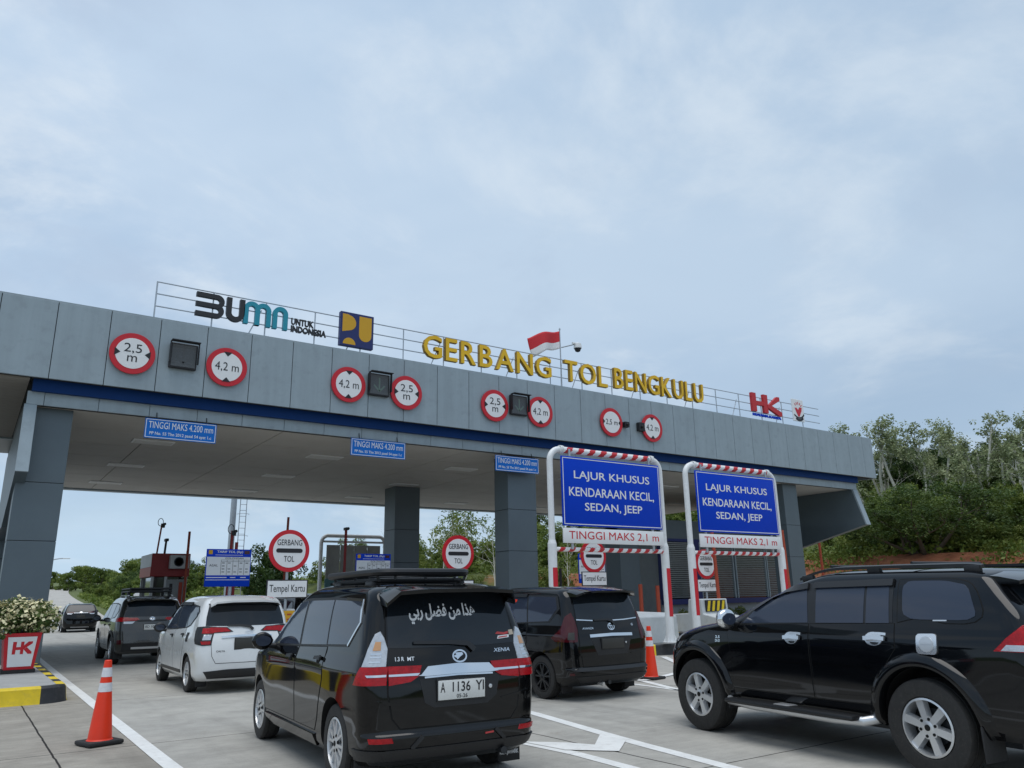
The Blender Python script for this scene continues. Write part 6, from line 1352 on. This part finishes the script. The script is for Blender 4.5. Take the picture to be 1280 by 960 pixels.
# ------------------------------------------------------------------ planter
def leaf_cloud(cent, n, rad, size, aspect=.5, up=.3, seed=0):
    """random diamond leaves around a set of centres: returns (4n, 3)"""
    g = np.random.default_rng(seed); cent = np.asarray(cent, float); k = len(cent); i = g.integers(0, k, n)
    d = g.normal(size=(n, 3)); d /= np.linalg.norm(d, axis=1)[:, None]; rr = np.asarray(rad)[i] if np.ndim(rad) else np.full(n, rad)
    p = cent[i] + d * (rr * g.uniform(.45, 1.0, n)**.6)[:, None] * np.array([1, 1, .8])
    a = g.normal(size=(n, 3)); nrm = d * .6 + np.array([0, 0, up]) + g.normal(size=(n, 3)) * .5; nrm /= np.linalg.norm(nrm, axis=1)[:, None]
    u = np.cross(nrm, a); u /= np.linalg.norm(u, axis=1)[:, None]; v = np.cross(nrm, u); s = size * g.uniform(.6, 1.3, n)[:, None]
    return np.stack([p - u * s / 2, p + v * s * aspect / 2, p + u * s / 2, p - v * s * aspect / 2], 1).reshape(-1, 3)
pl = empty('flower_planter', (1.10, 18.2, .25), R(2), 'square red and white planter marked HK overflowing with pale cream flowers, on the left island', 'planter')
m = MB(); m.box((0, .0, .46), (.56, .50, .76), 0, taper=1.28); m.box((0, 0, .04), (.64, .56, .08), 1); m.build('pot', ['sign_red', 'rubber'], pl)
m = MB(); tl = .14 * .56 / .76 * .5
def onface(x, z): return (x, -.25 - (z - .08) * .07 / .76 - .008, z)
m.add([onface(-.225, .14), onface(.225, .14), onface(.275, .76), onface(-.275, .76)], [(0, 1, 2, 3)], 0)
def fq(p): m.add([(x, onface(x, z)[1] - .004, z) for x, z in p], [tuple(range(len(p)))], 1)
fq([(-.17, .40), (-.11, .40), (-.10, .66), (-.17, .66)]); fq([(-.02, .40), (.04, .40), (.04, .66), (-.02, .66)]); fq([(-.11, .49), (-.02, .49), (-.02, .55), (-.11, .55)]); fq([(.04, .50), (.20, .62), (.20, .66), (.12, .66), (.04, .58)]); fq([(.04, .50), (.10, .54), (.20, .44), (.20, .40), (.13, .40)])
m.build('panel', ['sign_white', 'sign_red'], pl)
g = np.random.default_rng(3); cc = np.stack([g.uniform(-1.3, .55, 80), g.uniform(-.45, .45, 80), g.uniform(.9, 1.45, 80)], 1); cc = cc[((cc[:, 0] + .35) / .95)**2 + ((cc[:, 2] - 1.05) / .45)**2 < 1]
fast_mesh('foliage', leaf_cloud(cc, 6500, .24, .085, .6, .3, 4), 4, 'leaf_plant', pl)
fl = leaf_cloud(cc + np.array([0, -.06, .05]), 2100, .25, .085, .95, .5, 5); fast_mesh('flowers', fl, 4, 'flower_cream', pl, kind='stuff')
m = MB()
for k in range(26): a = g.uniform(0, 2 * PI); m.tube([(0.1 * math.cos(a), .1 * math.sin(a), .8), (g.uniform(-.7, .55), g.uniform(-.3, .3), g.uniform(1.0, 1.35))], .008, 5)
m.build('stems', 'bark', pl); pl.scale = (.86, .86, .86); pl.location.x = 1.06
# ------------------------------------------------------------------ trees
def limb(mb, p0, d, L_, r0, g, depth, ends, curve=.25, gravity=0.0, mi=0):
    pts = [Vector(p0)]; d = Vector(d).normalized(); n = 5; rs = [r0]
    for i in range(n):
        d = (d + Vector(g.normal(size=3)) * curve / n + Vector((0, 0, gravity / n))).normalized(); pts.append(pts[-1] + d * L_ / n); rs.append(r0 * (1 - .65 * (i + 1) / n))
    mb.tube(pts, rs, 7 if depth > 1 else 5, mi)
    if depth <= 0: ends.append(tuple(pts[-1])); return
    for k in range(g.integers(2, 4)):
        i = g.integers(2, n + 1); dd = (d + Vector(g.normal(size=3)) * .75).normalized(); limb(mb, pts[i], dd, L_ * g.uniform(.5, .75), rs[i] * .75, g, depth - 1, ends, curve, gravity, mi)
    ends.append(tuple(pts[-1]))
def make_tree(kind, seed, label, cat='tree', name='tree', group=None):
    g = np.random.default_rng(seed); root = empty(name, (0, 0, 0), 0, label, cat, group); tb = MB(); ends = []
    if kind == 'spread':                 # many stems fanning into a wide layered crown
        for k in range(7):
            a = k * 2 * PI / 7 + g.uniform(-.3, .3); limb(tb, (.25 * math.cos(a), .25 * math.sin(a), -.3), (math.cos(a) * .9, math.sin(a) * .9, g.uniform(.8, 1.7)), g.uniform(2.6, 3.8), .15, g, 2, ends, .3, .25)
        tb.build('trunk', 'bark', root, 60); c = np.array(ends); c = np.concatenate([c + g.normal(size=c.shape) * .5, np.stack([g.normal(0, 2.3, 130), g.normal(0, 2.3, 130), g.uniform(1.3, 5.2, 130)], 1)])
        c = c[(np.hypot(c[:, 0], c[:, 1]) < 4.9) & (c[:, 2] < 5.8)]; leaves = leaf_cloud(c, 30000, g.uniform(.35, .75, len(c)), .165, .45, .9, seed); m_ = 'leaf_dark'
    elif kind == 'bush':
        limb(tb, (0, 0, -.3), (0, 0, 1), 3.0, .18, g, 3, ends, .3, .2); tb.build('trunk', 'bark', root, 60); n = 60
        c = np.stack([g.normal(0, 1.25, n), g.normal(0, 1.25, n), g.uniform(.6, 5.2, n)], 1); k = np.hypot(c[:, 0], c[:, 1]) < 2.6 - .35 * np.abs(c[:, 2] - 2.6); c = c[k]; leaves = leaf_cloud(c, 8000, g.uniform(.4, .85, len(c)), .26, .5, .5, seed); m_ = 'leaf_mid'
    elif kind == 'round':
        limb(tb, (0, 0, -.3), (.05, 0, 1), 4.2, .22, g, 3, ends, .25, .2); tb.build('trunk', 'bark', root, 60); n = 90
        c = np.stack([g.normal(0, 1.5, n), g.normal(0, 1.5, n), g.normal(4.6, 1.4, n)], 1); c = c[(c[:, 2] > 2) & (c[:, 2] < 7.6)]; leaves = leaf_cloud(c, 10000, g.uniform(.45, .9, len(c)), .28, .5, .5, seed); m_ = 'leaf_dark'
    elif kind == 'rubber':               # tall pale leaning stems with thin high crowns
        ln = Vector((g.uniform(-.42, .42), g.uniform(-.3, .3), 1)); pts = [Vector((0, 0, -.4))]; rs = [.16]; d = ln.normalized(); n = 8; H = g.uniform(7.0, 9.5)
        for i in range(n): d = (d + Vector(g.normal(size=3)) * .07).normalized(); pts.append(pts[-1] + d * H * .86 / n); rs.append(.16 * (1 - .45 * (i + 1) / n))
        tb.tube(pts, rs, 8)
        for k in range(7): i = g.integers(6, n + 1); limb(tb, pts[i], d + Vector(g.normal(size=3)) * .5, g.uniform(.9, 1.7), .05, g, 1, ends, .2, .3)
        tb.build('trunk', 'pale_bark', root, 60); c = np.array(ends); leaves = leaf_cloud(np.concatenate([c, c + g.normal(size=c.shape) * .35]), 760, .40, .27, .5, .6, seed); m_ = 'leaf_pale'
    elif kind == 'bare':
        for k in range(7): limb(tb, (g.normal() * .3, g.normal() * .3, -.3), (g.normal() * .4, g.normal() * .4, 1.3), g.uniform(2.2, 3.2), .07, g, 3, ends, .25, .1)
        tb.build('trunk', 'pale_bark', root, 60); leaves = leaf_cloud(np.array(ends), 140, .08, .16, .5, .5, seed); m_ = 'leaf_pale'
    elif kind == 'thin':
        limb(tb, (0, 0, -.3), (.05, .02, 1), 6.5, .07, g, 0, ends, .15, .2)
        for k in range(11): limb(tb, (0.02 * k, 0, 2.6 + k * .36), (g.normal(), g.normal(), .9), g.uniform(1.0, 1.9), .02, g, 1, ends, .2, .2)
        tb.build('trunk', 'pale_bark', root, 60); leaves = leaf_cloud(np.array(ends), 950, .42, .22, .5, .5, seed); m_ = 'leaf_mid'
    elif kind == 'shrub':
        limb(tb, (0, 0, -.2), (0, 0, 1), 1.0, .06, g, 2, ends, .4, .2); tb.build('stem', 'bark', root, 60); n = 26; c = np.stack([g.normal(0, .75, n), g.normal(0, .75, n), g.uniform(.25, 1.5, n)], 1); leaves = leaf_cloud(c, 2400, .42, .20, .5, .5, seed); m_ = 'leaf_yellow'
    fast_mesh('crown' if kind != 'shrub' else 'foliage', leaves, 4, m_, root)
    return root
def hz(x, y): return float(terrain_h(np.array([x]), np.array([y]))[0])
def put(proto, spots, label_fn, group, first=True):
    for i, s in enumerate(spots):
        x, y, sc = s[:3]; loc = (x, y, hz(x, y) - .05); rz = random.uniform(0, 2 * PI)
        if i == 0 and first: o = proto; o.location = loc; o.rotation_euler = (0, 0, rz); o.scale = (sc,) * 3; o['group'] = group; o['label'] = label_fn
        else: o = copy_tree(proto, None, loc, rz, sc, label_fn, group)
def polar(px, dist):
    """a spot on the land in the compass direction of a given view angle (degrees right of the lane direction)"""
    return dist * math.sin(R(px)), dist * math.cos(R(px))
# big spreading tree on the right bank
big_ = make_tree('spread', 11, 'large dark spreading tree with fanning stems on the red bank at the right', name='spreading_tree'); x, y = 50.2, 26.6; big_.location = (x, y, hz(x, y) - .1); big_.scale = (1.22, 1.22, .84)
sp2 = make_tree('spread', 12, 'second dark spreading tree at the far right edge of the bank', name='spreading_tree'); sp2.location = (55.0, 13.5, hz(55, 13.5) - .1); sp2.scale = (1.1, 1.1, .8)
random.seed(5)
def scatter(n, a0, a1, d0, d1, s0, s1, mind=1.2):
    out = []
    while len(out) < n:
        a = random.uniform(a0, a1); d = random.uniform(d0, d1); x, y = polar(a, d)
        hd = float(hill_d(np.array([x]), np.array([y]))[0])
        if hd > mind: out.append((x, y, random.uniform(s0, s1), a))
        else:
            d0 = min(d0 + .5, d1 - .5)
    return [o[:3] for o in out]
rub = [make_tree('rubber', 20 + k, '', name='rubber_tree') for k in range(4)]
L_R = 'tall pale-stemmed rubber tree leaning on the hill behind the spreading trees at the right'
for k in range(4):
    put(rub[k], scatter(18, 57, 76, 64, 80, .70, .92, 15), L_R, 'rubber trees on the right hill')
bu = [make_tree('bush', 30 + k, '', name='bushy_tree') for k in range(3)]
L_B = 'mid green bushy tree on the slope to the right of the gate'
for k in range(3): put(bu[k], scatter(14, 55, 76, 55, 72, .5, .74, 10), L_B, 'bushy trees on the right slope')
rd = [make_tree('round', 40 + k, '', name='round_tree') for k in range(2)]
for k in range(2): put(rd[k], scatter(26, 55, 77, 76, 90, .36, .52, 20), 'dark round-crowned tree among the pale stems on the right hill', 'round trees on the right hill')
ba = make_tree('bare', 50, '', name='bare_tree'); put(ba, [(66, 37, 1.0), (69, 37.5, .9), (71, 34, .9)], 'bare twiggy tree on the hilltop just right of the canopy end', 'bare trees on the hilltop')
# behind the gate, seen between its columns
bu2 = copy_tree(bu[0]); put(bu2, scatter(16, 18, 50, 68, 96, .55, .95, 5), 'bushy tree on the bank seen through the gate between its columns', 'bushy trees behind the gate')
bu3 = copy_tree(bu[1]); put(bu3, scatter(12, 30, 52, 58, 84, .45, .75, 3), 'low bushy tree on the bank seen under the canopy beside the middle column', 'low trees behind the gate')
tall = copy_tree(rd[0])
tall.location = (23.6, 74, hz(23.6, 74) - .6); tall.scale = (.85, .85, 1.0); tall['label'] = 'tall dark tree rising behind the first round toll sign under the canopy'; 
if 'group' in tall: del tall['group']
th = [make_tree('thin', 60 + k, '', name='slender_tree') for k in range(2)]
put(th[0], [(*polar(29.5, 64), 1.0), (*polar(31.2, 66), 1.1), (*polar(33.2, 63), .95)], 'slender sparse tree between the rear column and the middle column', 'slender trees behind the gate')
put(th[1], [(*polar(30.4, 68), 1.1), (*polar(35.5, 62), .9), (*polar(38.5, 60), .9)], 'slender sparse tree between the rear column and the middle column', 'slender trees behind the gate')
# left: far trees by the climbing road
far1 = copy_tree(rd[1]); put(far1, [(17.5, 112, .55), (20.0, 116, .60), (22.5, 120, .58), (25, 118, .55), (27, 140, .7), (24.5, 130, .65), (30, 135, .7)], 'dark round tree beside the climbing road, left of the booth', 'trees beside the climbing road')
far2 = copy_tree(bu[2]); put(far2, [(15.2, 97, .6), (15.4, 92, .55), (16.6, 97, .7), (17.8, 92, .62), (20, 94, .7), (22.5, 90, .7), (24.5, 93, .7), (17, 104, .6), (18.5, 100, .5), (21, 102, .55), (23, 106, .6), (19, 110, .6), (26, 110, .6), (22, 114, .6), (25, 124, .7), (28, 132, .7), (24, 140, .7), (27, 142, .75), (31, 150, .8), (34, 170, .9), (30, 180, .9), (37, 190, 1), (33, 200, 1), (18.6, 122, .7), (19.5, 135, .7), (21.5, 150, .7), (23, 162, .8), (25, 178, .8), (26, 150, .9), (28, 165, .9)] + [(float(road_x(y_)) + 7.5 + random.uniform(0, 10), y_, random.uniform(.26, .46)) for y_ in np.arange(72, 220, 3.2)], 'lighter green bushy tree at the road edge, left of the booth', 'bushes beside the climbing road')
far3 = copy_tree(bu[1]); random.seed(9); put(far3, [(polar(a, d)[0], polar(a, d)[1], s) for a, d, s in [(-4, 330, 1.2), (-2.5, 350, 1.4), (-1, 345, 1.2), (.4, 360, 1.3), (1.6, 350, 1.3), (2.8, 365, 1.5)] + [(2.5 + .42 * k, 330 - 9 * k + (k * 37) % 50, 1.0 + (k * 13 % 7) * .09) for k in range(20)]], 'small far tree on the skyline at the top of the climbing road', 'far skyline trees')
# ground cover on the slopes
def cover(name, n, a0, a1, d0, d1, size, m_, seed, hmin, hmax, clump, road=False):
    g = np.random.default_rng(seed); a = np.radians(g.uniform(a0, a1, n)); d = np.sqrt(g.uniform(d0**2, d1**2, n)); x, y = d * np.sin(a), d * np.cos(a); hd = hill_d(x, y)
    k = (hd > hmin) & (hd < hmax) & ((x > road_x(y) + 6.5) & (y > 64) if road else True) & (vnoise(x, y, 2.2, seed) + g.normal(0, .35, n) > clump); x, y = x[k], y[k]; z = terrain_h(x, y); n = len(x)
    hh = np.clip(.25 + .5 * (vnoise(x, y, 3.1, seed + 5) + .8), .1, 1.6) * g.uniform(0, 1, n); c = np.stack([x, y, z + hh], 1)
    u = g.normal(size=(n, 3)); u /= np.linalg.norm(u, axis=1)[:, None]; w = np.cross(u, g.normal(size=(n, 3)) + np.array([0, 0, .6])); w /= np.linalg.norm(w, axis=1)[:, None]; s = size * g.uniform(.6, 1.4, n)[:, None]
    v = np.stack([c - u * s / 2, c + w * s * .3, c + u * s / 2, c - w * s * .3], 1).reshape(-1, 3); fast_mesh(name, v, 4, m_, None, kind='stuff', label='tangled green ground cover on the slopes beyond the gate', cat='ground cover')
cover('undergrowth', 130000, 4, 76, 48, 125, .30, 'leaf_mid', 70, 5.5, 60, -.25)
cover('grass', 60000, 9, 76, 44, 105, .28, 'leaf_yellow', 71, 6.5, 26, .05)
cover('undergrowth', 60000, 3, 15, 66, 190, .5, 'leaf_mid', 73, -40, 60, -.3, True)
cover('grass', 30000, 52, 76, 44, 62, .22, 'leaf_yellow', 72, 1.0, 9, .36)
cover('undergrowth', 26000, 52, 76, 44, 62, .26, 'leaf_mid', 74, 4.2, 9, .45)
sh = make_tree('shrub', 80, '', name='shrub'); put(sh, scatter(26, 16, 50, 55, 90, .7, 1.3, 1.5), 'yellow-green shrub on the bank seen through the gate', 'shrubs on the bank behind the gate')
sh2 = copy_tree(sh); put(sh2, scatter(14, 54, 72, 54, 62, .6, 1.1, 8.5), 'yellow-green shrub at the top of the red bank on the right', 'shrubs on the right bank')
hd_ = empty('hedge', (26.6, 23.6, 0), 0, 'low yellow-green hedge in front of the louvred service building', 'hedge'); g = np.random.default_rng(8); cc = np.stack([g.uniform(-2.6, 4.5, 60), g.normal(0, .12, 60), g.uniform(.25, .75, 60)], 1); fast_mesh('foliage', leaf_cloud(cc, 6000, .22, .10, .5, .4, 9), 4, 'leaf_yellow', hd_); m = MB()
for k in range(14): m.tube([(-2.5 + k * .52, 0, 0), (-2.45 + k * .52, .03, .6)], .02, 5)
m.build('stem', 'bark', hd_)
# ------------------------------------------------------------------ far road furniture
t = empty('street_light', (6.0, 96, hz(6.0, 96)), 0, 'thin grey street light with a curved arm at the far left', 'street light'); m = MB(); m.tube([(0, 0, 0), (0, 0, 4.9)] + [(.0 + 2.4 * k / 6, 0, 4.9 + .8 * math.sin(k / 6 * PI / 2)) for k in range(1, 7)], .06, 8); m.build('pole', 'galvanised', t, 40); m = MB(); m.bev((2.3, -.10, 5.64), (3.0, .10, 5.74), .03); m.build('lamp_head', 'white_metal', t)
t = empty('chevron_post', (10.1, 60, -.05), 0, 'slim post carrying two white diamond markers beside the bronze SUV', 'sign'); m = MB(); m.tube([(0, 0, 0), (0, 0, 2.4)], .04, 8); m.build('post', 'galvanised', t); m = MB()
for z in (2.1, 1.35): m.prism([(-.42, z), (0, z - .40), (.42, z), (0, z + .40)], (0, -.06, 0), X3, Z3, FRONT, .02)
m.build('marker', 'sign_white', t)
for i in range(5):
    b = MB(); b.prism([(-.22, 0), (.22, 0), (.16, .3), (.07, .75), (-.07, .75), (-.16, .3)], (0, 0, 0), Y3, Z3, (-1, 0, 0), 1.25); o = b.build('water_barrier', ['rust_red', 'sign_white'][i % 2], None, 30, loc=(8.8 + i * 1.32, 57.5 + i * .6, -.05), label='%s plastic road barrier in the low row beyond the bronze SUV' % ['orange-red', 'white'][i % 2], cat='barrier', group='%s plastic barriers beyond the lanes' % ['orange-red', 'white'][i % 2])
t = empty('site_shed', (13.6, 78, hz(13.6, 78)), R(-12), 'small shed with a pale green roof among the far bushes at the left', 'shed'); m = MB(); m.mm((-2.2, 0, 0), (2.2, 3, 1.5), 0); m.build('wall', 'booth_white', t); m = MB(); m.prism([(-2.5, 1.45), (2.5, 1.45), (1.0, 2.1), (-.2, 2.3)], (0, -.3, 0), X3, Z3, FRONT, -3.6); m.build('roof', 'sea_green', t)
for o in bpy.data.objects:
    if o.type == 'MESH' and o.parent is None and o.name.startswith('cutter'): bpy.data.objects.remove(o)
